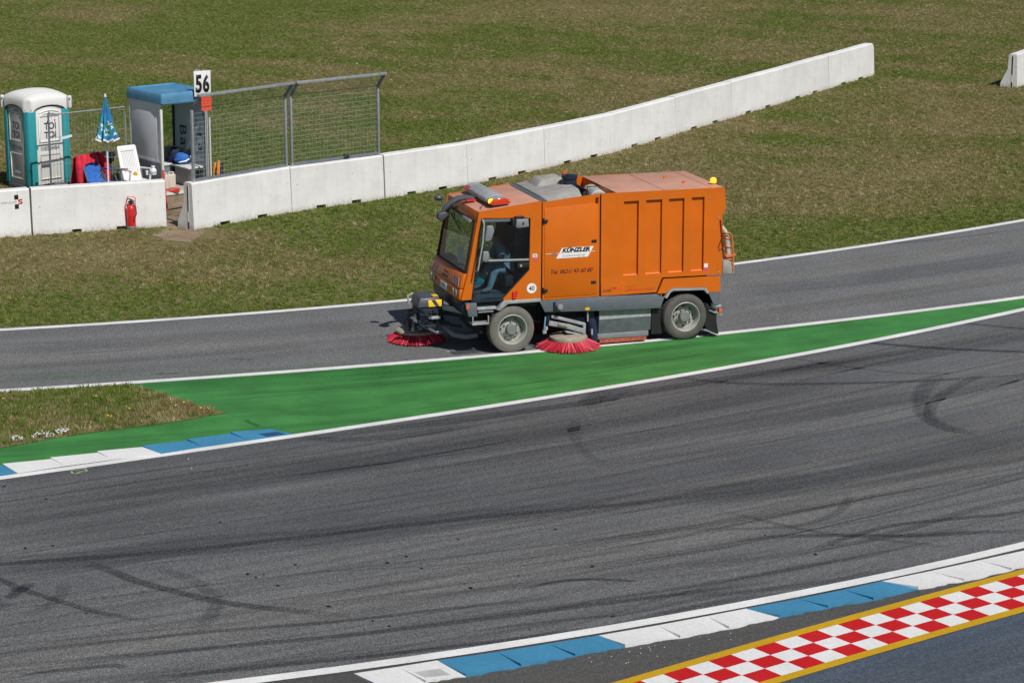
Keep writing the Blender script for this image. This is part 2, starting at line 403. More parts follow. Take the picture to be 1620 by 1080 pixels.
def grassmat():
    m,nt,b,o=newmat('grass_blades')
    a=N(nt,'ShaderNodeAttribute',attribute_name='dry',attribute_type='INSTANCER').outputs['Fac']
    r=N(nt,'ShaderNodeAttribute',attribute_name='rnd',attribute_type='INSTANCER').outputs['Fac']
    r2=N(nt,'ShaderNodeAttribute',attribute_name='rnd2',attribute_type='INSTANCER').outputs['Fac']
    green=ramp(nt,r,[(0,(.085,.148,.015)),(.5,(.145,.222,.028)),(.85,(.21,.28,.056)),(1,(.33,.36,.11))])
    straw=ramp(nt,r,[(0,(.20,.168,.055)),(.5,(.33,.275,.125)),(.9,(.46,.385,.205)),(1,(.60,.52,.34))])
    f=math_(nt,'ADD',a,math_(nt,'MULTIPLY',math_(nt,'SUBTRACT',r2,.5),.75))
    c=mixc(nt,green,straw,ramp(nt,f,[(.44,0.0),(.72,1.0)]))
    nt.links.new(c,b.inputs['Base Color']); b.inputs['Roughness'].default_value=.75; b.inputs['Specular IOR Level'].default_value=.25
    tl=N(nt,'ShaderNodeBsdfTranslucent'); nt.links.new(c,tl.inputs[0])
    mx=N(nt,'ShaderNodeMixShader'); mx.inputs[0].default_value=.28
    nt.links.new(b.outputs[0],mx.inputs[1]); nt.links.new(tl.outputs[0],mx.inputs[2]); nt.links.new(mx.outputs[0],o.inputs[0])
    return m
M['grass']=grassmat()

# ------------------------------------------------------------------ track lines (surveyed on the ground)
class Curve:
    def __init__(s, pts, deg=3):
        w=[G(*p) for p in pts]; x=np.array([p.x for p in w]); y=np.array([p.y for p in w])
        s.c=np.polyfit(x,y,deg); s.d=np.polyder(s.c); s.x0=x.min(); s.x1=x.max()
    def __call__(s,X):
        if X<s.x0: return float(np.polyval(s.c,s.x0)+np.polyval(s.d,s.x0)*(X-s.x0))
        if X>s.x1: return float(np.polyval(s.c,s.x1)+np.polyval(s.d,s.x1)*(X-s.x1))
        return float(np.polyval(s.c,X))
    def slope(s,X): return float(np.polyval(s.d,min(max(X,s.x0),s.x1)))
    def off(s,X,d):     # point shifted sideways, + = away from the camera
        k=s.slope(X); l=math.hypot(1,k); return (X-k/l*d, s(X)+d/l)
C_up=Curve([(0,523.3),(200,509.5),(400,495),(640,478),(1163,417),(1400,385.5),(1620,349)])
C_low=Curve([(0,618.5),(225,605.3),(420,591),(600,577.3),(770,563.5),(850,557),(950,546),(1145,528),(1400,499.5),(1620,470.5)])
C_main=Curve([(0,756.5),(104,742.5),(254,721.5),(464,689.5),(700,655.5),(1000,607.5),(1360,543.5),(1620,490)])
C_lowm=Curve([(385,1079),(540,1058),(700,1037),(948,998),(1180,956),(1395,912),(1620,863)],2)
C_yel=Curve([(985,1079),(1200,1019),(1400,961),(1620,904)],2)
XS=[-34+i*.8 for i in range(84)]
def sheet_uv(name, mat, rowA, rowB, xs, z, parent=None, nv=1):
    """strip between two rows of points, UV = metres along, metres across"""
    vs=[];uvs=[];fs=[];s=0;prev=None
    for X in xs:
        a=rowA(X); b=rowB(X)
        if prev: s+=math.hypot(a[0]-prev[0],a[1]-prev[1])
        prev=a; w=math.hypot(a[0]-b[0],a[1]-b[1])
        for k in range(nv+1):
            t=k/nv; vs.append((a[0]+(b[0]-a[0])*t,a[1]+(b[1]-a[1])*t,z)); uvs.append((s,w*t))
    m=nv+1
    for i in range(len(xs)-1):
        for k in range(nv): fs.append((i*m+k,i*m+k+1,(i+1)*m+k+1,(i+1)*m+k))
    me=bpy.data.meshes.new(name); me.from_pydata(vs,[],fs); 
    ul=me.uv_layers.new(name='UVMap')
    for lp in me.loops: ul.data[lp.index].uv=uvs[lp.vertex_index]
    me.update()
    if me.polygons[0].normal.z<0: me.flip_normals()
    return link(name,me,mat,parent)
# ground sheet out past the horizon
g=MB(); R=1500; g.add([(-R,-200,0),(R,-200,0),(R,R,0),(-R,R,0)],[(0,1,2,3)])
tag(g.build('ground',M['soil']),kind='structure')
pit=tag(sheet_uv('pit_lane',M['pit'],lambda X:C_up.off(X,.16),lambda X:C_low.off(X,-.1),XS,.004,nv=3),kind='structure')
trk=tag(sheet_uv('main_track',M['track'],lambda X:C_main.off(X,.05),lambda X:C_lowm.off(X,-.05),XS,.004,nv=4),kind='structure')
# verge between lower line and the painted strip, then the dark service road
tag(sheet_uv('verge_tarmac',M['edge'],lambda X:C_lowm.off(X,-.05),lambda X:C_yel.off(X,-.2),[x for x in XS if x>-22],.002,nv=2),kind='structure')
tag(sheet_uv('service_road',M['blueasph'],lambda X:C_yel.off(X,-.9),lambda X:C_yel.off(X,-9),[x for x in XS if -8<x<28],.006,nv=2),kind='structure')
for nm,c,w in (('white_line_pit_far',C_up,.19),('white_line_pit_near',C_low,.19),('white_line_track_far',C_main,.18),('white_line_track_near',C_lowm,.20)):
    tag(sheet_uv('white_line',M['line'],lambda X:c.off(X,w/2),lambda X:c.off(X,-w/2),XS,.0125),kind='structure')
# green run-off: from the grass island to the right, plus the strip under the island
isl_low=[(-140,738),(0,710),(40,702),(103,691),(150,684.5),(200,678),(250,672),(300,664.5),(335,658),(360,653.5)]
isl_up=[(215,612),(262,625),(310,641),(360,653.5)]
low_w=[G(*p) for p in isl_low]; up_w=[G(*p) for p in isl_up]
def interp(pts,X):
    xs=[p.x for p in pts]; ys=[p.y for p in pts]
    if X<=xs[0]: return ys[0]+(ys[1]-ys[0])/(xs[1]-xs[0])*(X-xs[0])
    return float(np.interp(X,xs,ys))
TIP=up_w[-1]
def isl_bottom(X): return interp(low_w,X)
def isl_top(X):
    t=C_low.off(X,-.16)[1]
    return t if X<up_w[0].x else min(t,interp(up_w,X))
xg=[-24+i*.5 for i in range(108)]
xg=sorted(xg+[TIP.x-.01,TIP.x+.01])
def g_upper(X): return (X,isl_bottom(X)) if X<TIP.x else (X,C_low(X)-.02)
def g_upper2(X):
    # right of the island corner the paint reaches up to the pit line
    return (X,C_low(X)-.02)
tag(sheet_uv('green_run_off',M['green'],lambda X:(X,C_low(X)-.02),lambda X:(X,C_main(X)),xg,.008,nv=6),kind='structure')
# the grass island lies on it: soil sheet just above
xi=[-24+i*.4 for i in range(60) if -24+i*.4<TIP.x]+[TIP.x-.02]
isl=tag(sheet_uv('island_soil',M['soil'],lambda X:(X,isl_top(X)),lambda X:(X,isl_bottom(X)),xi,.0165,nv=3),kind='structure')

# ------------------------------------------------------------------ kerbs (saw-tooth blocks)
def kerb(name, bounds, colors, flip=False, lift=.038):
    root=bpy.data.objects.new(name,None); COL.objects.link(root); root['kind']='structure'
    for i in range(len(bounds)-1):
        (ia,oa),(ib,ob)=bounds[i],bounds[i+1]
        A=G(*ia); D=G(oa[0],oa[1],0 if flip else lift); B=G(*ib); Cc=G(ob[0],ob[1],0 if flip else lift)
        nsub=7; mb=MB(); vs=[]
        for k in range(nsub+1):
            t=k/nsub; p=A.lerp(B,t); q=D.lerp(Cc,t)
            jit=(random.uniform(-.035,.03) if flip and 0<k<nsub else 0)
            q=q+(q-p).normalized()*jit
            zq=lift*(1-t)+.012*t
            mid=p.lerp(q,.5); zm=.017+(zq-.017)*.42
            vs+= [(p.x,p.y,-.02),(p.x,p.y,.017),(mid.x,mid.y,zm),(q.x,q.y,zq),(q.x,q.y,-.02)]
        fs=[]
        for k in range(nsub):
            for j in range(4): fs.append((k*5+j,k*5+j+1,k*5+5+j+1,k*5+5+j))
        fs+=[(0,1,2,3,4),tuple(nsub*5+j for j in (4,3,2,1,0))]
        mb.add(vs,fs); mb.build('kerb_block',colors[i],root,sharp=20)
    return root
W_,B_=M['kwhite'],M['kblue']
kerb('kerb',[((-130,772),(-158,756)),((-50,761),(-76,745)),((27.8,749.6),(3.7,733)),((103.7,738),(79.6,723)),((178.7,728),(153.7,713)),((254.6,719),(225,704)),((323,708),(296,694)),((393.5,698),(364.8,683)),((463.9,687.8),(426.9,675.7))],
     [B_,B_,W_,W_,W_,B_,B_,B_])
kerb('kerb.001',[((560,1066.5),(606,1091)),((630,1056),(673,1081)),((691.7,1046),(737,1071)),((786.7,1032.5),(824,1055)),((868,1019.5),(910,1039)),((947,1006.5),(989,1024)),((1040,990.5),(1076,1010)),((1118,976),(1153,995.5)),((1180,964),(1232,977.5)),((1263,948.5),(1310,962.5)),((1335,934),(1382,950)),((1395,920.5),(1453,932.5)),((1470,905),(1525,920)),((1550,887.5),(1600,903)),((1630,870),(1680,885)),((1720,850),(1770,865)),((1810,829),(1860,844))],
     [W_,W_,B_,B_,B_,W_,W_,W_,B_,B_,B_,W_,W_,W_,B_,B_],flip=True,lift=.045)
# drain slots in two of the blocks (rows of small dark slits)
def slots(ia,oa,ib,ob,lift,flip,t0,t1,s0,s1,mat):
    A=G(*ia); B=G(*ib); D=G(oa[0],oa[1],0 if flip else lift); Cc=G(ob[0],ob[1],0 if flip else lift); mb=MB()
    for i in range(9):
        for j in range(4):
            t=t0+(t1-t0)*(i+.5)/9; u=s0+(s1-s0)*(j+.5)/4
            p=A.lerp(B,t); q=D.lerp(Cc,t); zq=lift*(1-t)+.012*t; zm=.017+(zq-.017)*.42
            z=.017+(zm-.017)*u*2 if u<.5 else zm+(zq-zm)*(u-.5)*2
            c=p.lerp(q,u); d=(q-p); d.z=0; d=d.normalized()*.028; n=Vector((-d.y,d.x,0)).normalized()*.012; z+=.006
            mb.add([(c.x-d.x-n.x,c.y-d.y-n.y,z),(c.x+d.x-n.x,c.y+d.y-n.y,z),(c.x+d.x+n.x,c.y+d.y+n.y,z),(c.x-d.x+n.x,c.y-d.y+n.y,z)],[(0,1,2,3)])
    tag(mb.build('drain_slots',mat),kind='structure')
slots((393.5,698),(364.8,683),(463.9,687.8),(426.9,675.7),.038,False,.45,.9,.1,.5,pm('shaded_blue_slot',(.02,.11,.25),.8))
slots((630,1056),(673,1081),(691.7,1046),(737,1071),.045,True,.1,.75,.45,.85,pm('grey_slot',(.56,.56,.56),.8))
# dark joint between the kerb and the white line
tag(sheet_uv('joint_strip',M['edge'],lambda X:C_main.off(X,.20),lambda X:C_main.off(X,.06),[-24+i*.5 for i in range(200) if -24+i*.5<-3.6],.0105),kind='structure')

# ------------------------------------------------------------------ chequered strip with yellow borders
strip=bpy.data.objects.new('chequered_strip',None); COL.objects.link(strip); strip['kind']='structure'
e0=G(1080+205/3,760+828/3); e12=G(1080+1380/3,760+505/3)
cell=(e12-e0).length/12
def along(n):   # centre line of the upper border edge, by arc length from e0
    X=e0.x; step=.02*(1 if n>0 else -1); s=0
    while abs(s)<abs(n)*cell:
        k=C_yel.slope(X); s+=.02; X+=step/math.hypot(1,k)
    return X
cross=(G(1080+300/3,760+855/3)-e0)
ccell=cross.length
base_off=-.12
rows=3
mw=MB(); 
xs_cells=[along(n) for n in range(-14,22)]
def sp(i,j):
    X=xs_cells[i]; k=C_yel.slope(X); l=math.hypot(1,k)
    p=C_yel.off(X,-.10-ccell*j); return Vector((p[0],p[1],.014))
wm=MB(); rmm=[]
for i in range(len(xs_cells)-1):
    for j in range(rows):
        q=[sp(i,j),sp(i+1,j),sp(i+1,j+1),sp(i,j+1)]
        red=((i-14)+j)%2!=0
        cobj=MB().add(q,[(0,1,2,3)]).build('chequer_square',M['kred'] if red else M['kwhite'],strip)
X0,X1=xs_cells[0],xs_cells[-1]
xb=[X0+(X1-X0)*i/40 for i in range(41)]
sheet_uv('border_line',M['kyel'],lambda X:C_yel.off(X,.05),lambda X:C_yel.off(X,-.10),xb,.0145,strip)
sheet_uv('border_line',M['kyel'],lambda X:C_yel.off(X,-.10-ccell*rows),lambda X:C_yel.off(X,-.10-ccell*rows-.15),xb,.0145,strip)

# ------------------------------------------------------------------ rubber marks on the track
def skidmat(name,col):
    m,nt,b,o=newmat(name); b.inputs['Base Color'].default_value=(*col,1); b.inputs['Roughness'].default_value=.7; b.inputs['Specular IOR Level'].default_value=.25
    uv=coords(nt,'UV'); v=coords(nt)
    sp=N(nt,'ShaderNodeSeparateXYZ'); nt.links.new(uv,sp.inputs[0])
    edge=math_(nt,'SUBTRACT',1.0,math_(nt,'ABSOLUTE',math_(nt,'SUBTRACT',math_(nt,'MULTIPLY',sp.outputs[1],2.0),1.0)))
    edge=ramp(nt,edge,[(.0,0.0),(.38,1.0)])
    mp=N(nt,'ShaderNodeMapping'); mp.inputs['Scale'].default_value=(.35,5,1); nt.links.new(uv,mp.inputs[0])
    n1=ramp(nt,noise_(nt,mp.outputs[0],1.6,6,.7),[(.28,.30),(.62,1.0)])
    n2=ramp(nt,noise_(nt,v,34,3,.8),[(.34,.15),(.6,1.0)])
    at=N(nt,'ShaderNodeAttribute',attribute_name='dark').outputs['Fac']
    al=math_(nt,'MULTIPLY',math_(nt,'MULTIPLY',edge,at),math_(nt,'MULTIPLY',n1,n2))
    nt.links.new(math_(nt,'MULTIPLY',al,.78),b.inputs['Alpha']); return m
M['skid']=skidmat('tyre_rubber_on_asphalt',(.022,.025,.032))
M['overspray']=skidmat('green_overspray',(.05,.26,.04))
def smooth_pts(pts,n=8):
    P=[Vector(p) for p in pts]; out=[]
    for i in range(len(P)-1):
        p0=P[max(i-1,0)];p1=P[i];p2=P[i+1];p3=P[min(i+2,len(P)-1)]
        for k in range(n):
            t=k/n; out.append(.5*((2*p1)+(p2-p0)*t+(2*p0-5*p1+4*p2-p3)*t*t+(3*p1-p0-3*p2+p3)*t**3))
    out.append(P[-1]); return out
def ribbons(name, items, mat, parent, z0):
    vs=[];fs=[];uv=[];dk=[]
    for idx,(pts,w,d) in enumerate(items):
        w=w if w>=.7 else w*.68
        P=smooth_pts([p if isinstance(p,Vector) else G(*p) for p in pts]); s=random.uniform(0,50); L=len(P); z=z0+.0004*(idx%9)
        for i,p in enumerate(P):
            t=(P[min(i+1,L-1)]-P[max(i-1,0)]).normalized(); n=Vector((-t.y,t.x,0))*(w/2)
            if i: s+=(P[i]-P[i-1]).length
            fade=min(1,i/max(2,.18*L),(L-1-i)/max(2,.18*L))
            o=len(vs); vs+=[(p.x+n.x,p.y+n.y,z),(p.x-n.x,p.y-n.y,z)]; uv+=[(s,0),(s,1)]; dk+=[d*fade]*2
            if i: fs.append((o-2,o,o+1,o-1))
    me=bpy.data.meshes.new(name); me.from_pydata(vs,[],fs); ul=me.uv_layers.new(name='UVMap')
    for lp in me.loops: ul.data[lp.index].uv=uv[lp.vertex_index]
    at=me.attributes.new('dark','FLOAT','POINT'); at.data.foreach_set('value',dk)
    o=link(name,me,mat,parent); o['kind']='stuff'; return o
SK=[
 ([(-60,902),(0,895),(140,884),(280,867),(420,857),(540,846),(720,823),(900,805),(1080,785),(1350,752),(1700,704)],.95,.55),
 ([(-60,897),(0,893),(140,883),(280,872),(480,850),(760,818),(1000,797),(1160,778)],.30,.75),
 ([(-60,845),(140,832),(420,812),(760,775),(1100,735),(1500,685),(1700,655)],2.2,.34),
 ([(-60,800),(200,775),(500,735),(800,690),(1100,640),(1400,590)],1.0,.28),
 ([(130,888),(180,905),(220,921),(290,939),(340,951),(430,963),(560,975)],.30,.85),
 ([(-30,907),(0,917),(35,932),(90,950),(160,970),(250,985)],.22,.8),
 ([(10,948),(30,936),(50,922)],.3,.9),([(20,930),(34,933),(46,934)],.35,.9),
 ([(225,893),(290,912),(330,936),(342,955),(330,980),(305,1000)],.35,.42),
 ([(102,922),(98,940),(80,956),(40,976)],.35,.45),
 ([(-30,970),(4,957),(14,953)],.4,.5),
 ([(-60,1040),(180,1015),(360,997),(540,983),(720,962),(900,944)],.2,.75),
 ([(-60,1060),(250,1033),(540,1006),(720,985),(900,962),(1080,939),(1250,918)],.24,.85),
 ([(30,1068),(100,1060),(180,1053),(196,1058)],.2,.8),
 ([(160,1083),(340,1063),(540,1043),(700,1025),(860,1005),(960,990)],.2,.95),
 ([(200,1075),(380,1055),(560,1036),(690,1015)],.14,.6),
 ([(720,1003),(800,992),(900,980),(990,972),(1100,950),(1250,925)],.16,.55),
 ([(820,934),(880,921),(930,917),(980,918),(1010,921)],.16,.95),
 ([(540,955),(700,940),(900,918),(1080,893),(1300,862)],.35,.35),
 ([(600,1000),(760,975),(900,957),(1080,930),(1300,892),(1500,855)],.22,.6),
 ([(990,985),(1080,964),(1200,945),(1330,935),(1400,920)],.25,.5),
 ([(1080,838),(1180,837),(1260,832),(1315,816),(1340,795),(1339,775)],.24,.48),
 ([(1160,856),(1240,849),(1340,847),(1440,848),(1540,843),(1680,839)],.26,.8),
 ([(1290,868),(1350,848),(1410,832),(1500,822),(1680,806)],.24,.8),
 ([(1370,852),(1440,836),(1520,812),(1680,775)],.3,.5),
 ([(1130,806),(1200,822),(1270,838),(1340,848),(1420,857),(1520,868)],.22,.5),
 ([(1080,900),(1240,878),(1400,852),(1540,838)],.3,.45),
 ([(1060,945),(1200,934),(1330,917),(1420,898)],.3,.5),
 ([(1080,785),(1250,764),(1450,730),(1680,690)],.7,.4),
 ([(1080,800),(1300,776),(1500,745),(1680,715)],.4,.4),
 ([(420,702),(600,680),(800,655),(900,641),(1000,623),(1120,604),(1300,577),(1500,545)],.55,.62),
 ([(470,692),(540,696),(640,690),(760,672)],.5,.5),
 ([(1050,595),(1120,603),(1200,608),(1330,607),(1480,602),(1680,590)],.28,.7),
 ([(1340,538),(1400,545),(1480,551),(1560,555),(1680,559)],.30,1.0),
 ([(1500,510),(1560,515),(1600,519),(1680,526)],.26,.75),
 ([(1240,590),(1400,570),(1540,545),(1680,520)],.8,.5),
 ([(1490,590),(1462,615),(1455,635),(1462,656),(1485,672),(1515,682),(1545,682)],.50,.62),
 ([(1560,590),(1520,608),(1485,630),(1470,652),(1476,668)],.35,.55),
 ([(968,612),(945,625),(925,645)],.6,.55),([(1000,612),(980,622),(955,636)],.5,.4),
 ([(912,660),(908,680),(914,702),(932,722),(965,740)],.3,.30),
 ([(1220,560),(1300,575),(1420,590),(1520,590)],.2,.35),
 ([(860,600),(1000,640),(1100,640),(1300,625)],.0001,.0),
 ([(-60,790),(300,748),(700,690),(1100,622),(1500,555)],2.6,.30),
 ([(300,770),(700,722),(1100,668),(1680,585)],1.6,.26),
 ([(600,760),(900,715),(1200,668),(1620,600)],.8,.3),
 ([(900,860),(1100,835),(1300,800),(1680,745)],.5,.35),
]
rgs=random.Random(77)
for k in range(46):   # fine tyre lines running with the track, each drifting a little across it
    X=rgs.uniform(-11,9); ln=rgs.uniform(4,15); t0=rgs.betavariate(1.3,1.0)*.92+.04; dr_=rgs.uniform(-.10,.10); n_=7; pts=[]
    for i in range(n_):
        x=X+ln*i/(n_-1)-ln/2; t=min(.985,max(.02,t0+dr_*(i/(n_-1)-.5)+.012*math.sin(i*.9+k)))
        ya=C_main(x); yb_=C_lowm(x); pts.append(Vector((x,ya+(yb_-ya)*t,0)))
    SK.append((pts,rgs.uniform(.06,.14),rgs.uniform(.18,.50)))
ribbons('skid_marks',SK,M['skid'],trk,.0085)
PS=[([(-60,556),(200,543),(420,527),(620,508)],1.0,.30),([(1150,462),(1300,448),(1450,430),(1680,398)],1.3,.30),([(1380,388),(1500,378),(1640,360)],.2,.5),
    ([(100,560),(160,557),(230,552)],.15,.4),([(365,568),(390,569),(400,570)],.12,.7),([(245,592),(270,591),(285,591)],.12,.7),([(1170,500),(1400,470),(1680,430)],.8,.22),([(-60,585),(200,570),(500,545)],.6,.2)]
ribbons('skid_marks',PS,M['skid'],pit,.0085)
ribbons('green_overspray',[([(-60,605),(150,596),(420,585),(560,572)],.5,.22),([(-60,596),(80,592),(250,585)],.3,.18),([(250,603),(330,595),(430,590)],.3,.22),([(520,570),(620,556),(700,552)],.4,.15)],M['overspray'],pit,.0098)
GS=[([(500,600),(700,582),(820,570)],.35,.28),([(430,622),(600,610),(760,594)],.12,.35),([(640,650),(760,632),(900,606)],.14,.3),([(800,612),(960,588),(1180,548)],.10,.35),([(1150,536),(1320,512),(1560,480)],.2,.28),([(420,650),(520,655),(640,640)],.5,.3),([(900,575),(1000,560),(1120,542)],.5,.35),([(230,612),(420,602),(640,588),(860,568)],.9,.34),([(560,640),(760,612),(960,580),(1150,548)],.7,.22),([(388,664),(397,670),(412,676)],.16,.8)]
M['greendark']=skidmat('dark_rubber_on_green',(.012,.10,.02))
ribbons('skid_marks',GS,M['greendark'],pit,.0112)
# pale chalk scrawl on the track by the kerb
mb=MB()
for a,b in (((108,744),(117,750)),((108,746),(136,740.5)),((117,750),(137,746)),((121,743),(126,748)),((128,742),(131,747)),((134,741),(137,746)),((120,746.5),(135,743.5))):
    A=G(*a);B=G(*b); mb.bar((A.x,A.y,.0105),(B.x,B.y,.0105),.045,.001)
ck=mb.build('chalk_marks',pm('pale_green_chalk',(.34,.44,.27),.8,var=.3,scale=20),trk)
# ------------------------------------------------------------------ grass
def fbm(x,y,s,seed=0,o=4):
    v=0;a=1;t=0
    for i in range(o):
        v+=a*noise.noise((x*s,y*s,seed+i*7.3)); t+=a; a*=.55; s*=2.03
    return v/t
PATH=[G(*p) for p in ((283,350),(285,330),(283,312),(300,372))]
def dry_of(X,Y,v):
    d=.43+1.25*fbm(X,Y*.8,.13,3)+.45*fbm(X,Y,.6,11,3)
    st=math.sin((X*.55+Y*.83)*1.75+.6*fbm(X,Y,.2,5,2))
    d+=.13*st*max(0,min(1,(v-9)/6))
    d+=.22*fbm(X,Y,1.4,31,2)
    if v>9: d+=.11*max(-1,min(1,(X-1)/9))-.05
    if v<9:    # greener close to the pit lane, parched in front of the barrier
        d+= -.50*max(0,1-v/3.6)+.16*math.exp(-((v-7.0)/2.2)**2)
    return d
def island_dry(X,Y):
    d=.50+.7*fbm(X,Y,.5,21,3)
    dx=(X-G(300,640).x)
    return d+max(0,min(.5,(X-G(190,630).x)*.33))*(1 if Y>isl_bottom(X)+.5 else .2)
def emitter(name, rows, dens_fn, dry_fn):
    vs=[];fs=[];n=len(rows[0])
    for r in rows: vs+=r
    for i in range(len(rows)-1):
        for k in range(n-1): fs.append((i*n+k,i*n+k+1,(i+1)*n+k+1,(i+1)*n+k))
    me=bpy.data.meshes.new(name); me.from_pydata(vs,[],fs); me.update()
    if me.polygons and me.polygons[0].normal.z<0: me.flip_normals()
    me.attributes.new('dens','FLOAT','POINT').data.foreach_set('value',[dens_fn(*p[:2]) for p in vs])
    me.attributes.new('dry','FLOAT','POINT').data.foreach_set('value',[dry_fn(*p[:2]) for p in vs])
    return link(name,me,M['grass'])
def grass_nodes(name, density, height, seed):
    ng=bpy.data.node_groups.new(name,'GeometryNodeTree')
    ng.interface.new_socket('Geometry',in_out='INPUT',socket_type='NodeSocketGeometry'); ng.interface.new_socket('Geometry',in_out='OUTPUT',socket_type='NodeSocketGeometry')
    L=ng.links.new; nd=ng.nodes.new
    gi=nd('NodeGroupInput'); go=nd('NodeGroupOutput')
    jo=nd('GeometryNodeJoinGeometry'); rng=random.Random(seed)
    for i in range(8):
        c=nd('GeometryNodeMeshCone'); c.fill_type='NONE'; c.inputs['Vertices'].default_value=3
        c.inputs['Radius Top'].default_value=.0004; c.inputs['Radius Bottom'].default_value=rng.uniform(.005,.0085); c.inputs['Depth'].default_value=rng.uniform(.7,1.25)*height
        t=nd('GeometryNodeTransform'); an=rng.uniform(0,6.28); rr=rng.uniform(.0,.055); tilt=rng.uniform(.25,1.15)
        t.inputs['Translation'].default_value=(math.cos(an)*rr,math.sin(an)*rr,-.004)
        t.inputs['Rotation'].default_value=(0,tilt,an+rng.uniform(-.6,.6))
        L(c.outputs['Mesh'],t.inputs['Geometry']); L(t.outputs[0],jo.inputs[0])
    sm=nd('GeometryNodeSetMaterial'); sm.inputs['Material'].default_value=M['grass']; L(jo.outputs[0],sm.inputs[0])
    dp=nd('GeometryNodeDistributePointsOnFaces'); dp.inputs['Density'].default_value=density; dp.inputs['Seed'].default_value=seed
    na=nd('GeometryNodeInputNamedAttribute'); na.data_type='FLOAT'; na.inputs[0].default_value='dens'
    mu=nd('ShaderNodeMath'); mu.operation='MULTIPLY'; mu.inputs[1].default_value=density; L(na.outputs[0],mu.inputs[0]); L(mu.outputs[0],dp.inputs['Density'])
    L(gi.outputs[0],dp.inputs['Mesh']); geo=dp.outputs['Points']
    for nm,sd in (('rnd',1),('rnd2',2)):
        rv=nd('FunctionNodeRandomValue'); rv.data_type='FLOAT'; rv.inputs['Seed'].default_value=sd+seed
        st=nd('GeometryNodeStoreNamedAttribute'); st.data_type='FLOAT'; st.domain='POINT'; st.inputs['Name'].default_value=nm
        L(geo,st.inputs['Geometry']); L(rv.outputs[1],st.inputs['Value']); geo=st.outputs[0]
    ip=nd('GeometryNodeInstanceOnPoints'); L(geo,ip.inputs['Points']); L(sm.outputs[0],ip.inputs['Instance'])
    rr=nd('FunctionNodeRandomValue'); rr.data_type='FLOAT_VECTOR'; rr.inputs[0].default_value=(0,0,0); rr.inputs[1].default_value=(.2,.2,6.283); rr.inputs['Seed'].default_value=9
    L(rr.outputs[0],ip.inputs['Rotation'])
    rs=nd('FunctionNodeRandomValue'); rs.data_type='FLOAT'; rs.inputs[2].default_value=.6; rs.inputs[3].default_value=1.5; rs.inputs['Seed'].default_value=5
    L(rs.outputs[1],ip.inputs['Scale']); L(ip.outputs[0],go.inputs[0])
    return ng
def infr(X,Y): return 1.0 if abs(X)<.245*Y+1.5 else 0.0
def dirtd(X,Y):
    d=min((Vector((X,Y,0))-p).length for p in PATH)
    return 0.0 if d<.55 else min(1,(d-.55)/.6)
rows=[]; v=.2; vstep=.35
vv=[.17,.3]
while vv[-1]<70: vv.append(vv[-1]+max(.25,vv[-1]*.026))
GX=[-32+i*.3 for i in range(253)]
def upoff(X,v): return (X, C_up(X)+v*math.hypot(1,C_up.slope(X))*.93, .0)
field_rows=[[upoff(X,v) for X in GX] for v in vv]
fv={}
for v,row in zip(vv,field_rows):
    for p in row: fv[(p[0],p[1])]=v
def fdens(X,Y):
    v=fv[(X,Y)]
    dr=dry_of(X,Y,v)
    d=1.0-.55*max(0,min(1,(dr-.45)*1.8))
    if fbm(X,Y,.5,77,3)>.38: d*=.4
    if v>45: d*=.6
    elif v>25: d*=.8
    return max(.12,d)*infr(X,Y)*dirtd(X,Y)*(0 if Y>118 else 1)
field=emitter('grass',field_rows,fdens,lambda X,Y:dry_of(X,Y,fv[(X,Y)]))
md=field.modifiers.new('grass','NODES'); md.node_group=grass_nodes('field_grass',170,.048,3)
tag(field,kind='stuff')
ir=[]
for k in range(12):
    t=k/11; ir.append([(X, isl_top(X)*(1-t)+isl_bottom(X)*t, .017) for X in [-16+i*.2 for i in range(70) if -16+i*.2<TIP.x-.05]])
def idens(X,Y):
    edge=min(abs(Y-isl_bottom(X)),abs(isl_top(X)-Y))
    bare=max(0,min(1,(X-G(215,630).x)*.7)) if Y>isl_bottom(X)+.35 else 0
    return infr(X,Y)*(1-.8*bare)*(.55 if edge<.08 else 1)
isg=emitter('grass',ir,idens,island_dry)
md=isg.modifiers.new('grass','NODES'); md.node_group=grass_nodes('island_grass',210,.055,8)
tag(isg,kind='stuff')
# bare trodden earth at the gap in the wall
dp=MB(); 
for poly in ([(262,303),(300,298),(302,315),(305,345),(325,368),(300,384),(262,380),(240,372),(262,362)],):
    dp.add([(p.x,p.y,.006) for p in (G(*q) for q in poly)],[tuple(range(len(poly)))])
tag(dp.build('dirt_path',M['dirt']),kind='structure')
# flowers in the grass
rng=random.Random(4)
mb=MB()
for i in range(95):
    t=rng.random(); x=52+t*55+rng.uniform(-3,3); y=697.5-t*9+rng.uniform(-3.2,3.2)-abs(rng.gauss(0,1.2))
    if rng.random()<.22: x=20+rng.random()*16; y=700+rng.uniform(-2.5,2)
    p=G(x,y); h=rng.uniform(.04,.08); mb.ball((p.x,p.y,h+.016),(.013,.013,.008),6,3)
tag(mb.build('white_flowers',M['whitefl']),kind='stuff')
mb=MB()
cl=[(760,289,14),(985,246,20),(815,250,10),(100,352,8),(30,360,8),(380,412,10),(280,448,10),(370,433,12),(30,478,10),(1080,480,0)]
for cx,cy,n in ((310,448,7),(380,434,10),(290,452,6),(20,478,8),(190,390,5),(110,405,6),(1290,210,8),(1480,70,6),(1500,112,12),(1385,330,8),(1440,260,6),(700,138,4),(670,98,4)):
    for i in range(n):
        p=G(cx+rng.gauss(0,20),cy+rng.gauss(0,4)); mb.ball((p.x,p.y,rng.uniform(.04,.07)),(.013,.013,.009),6,3)
tag(mb.build('yellow_flowers',M['yellowfl']),kind='stuff')
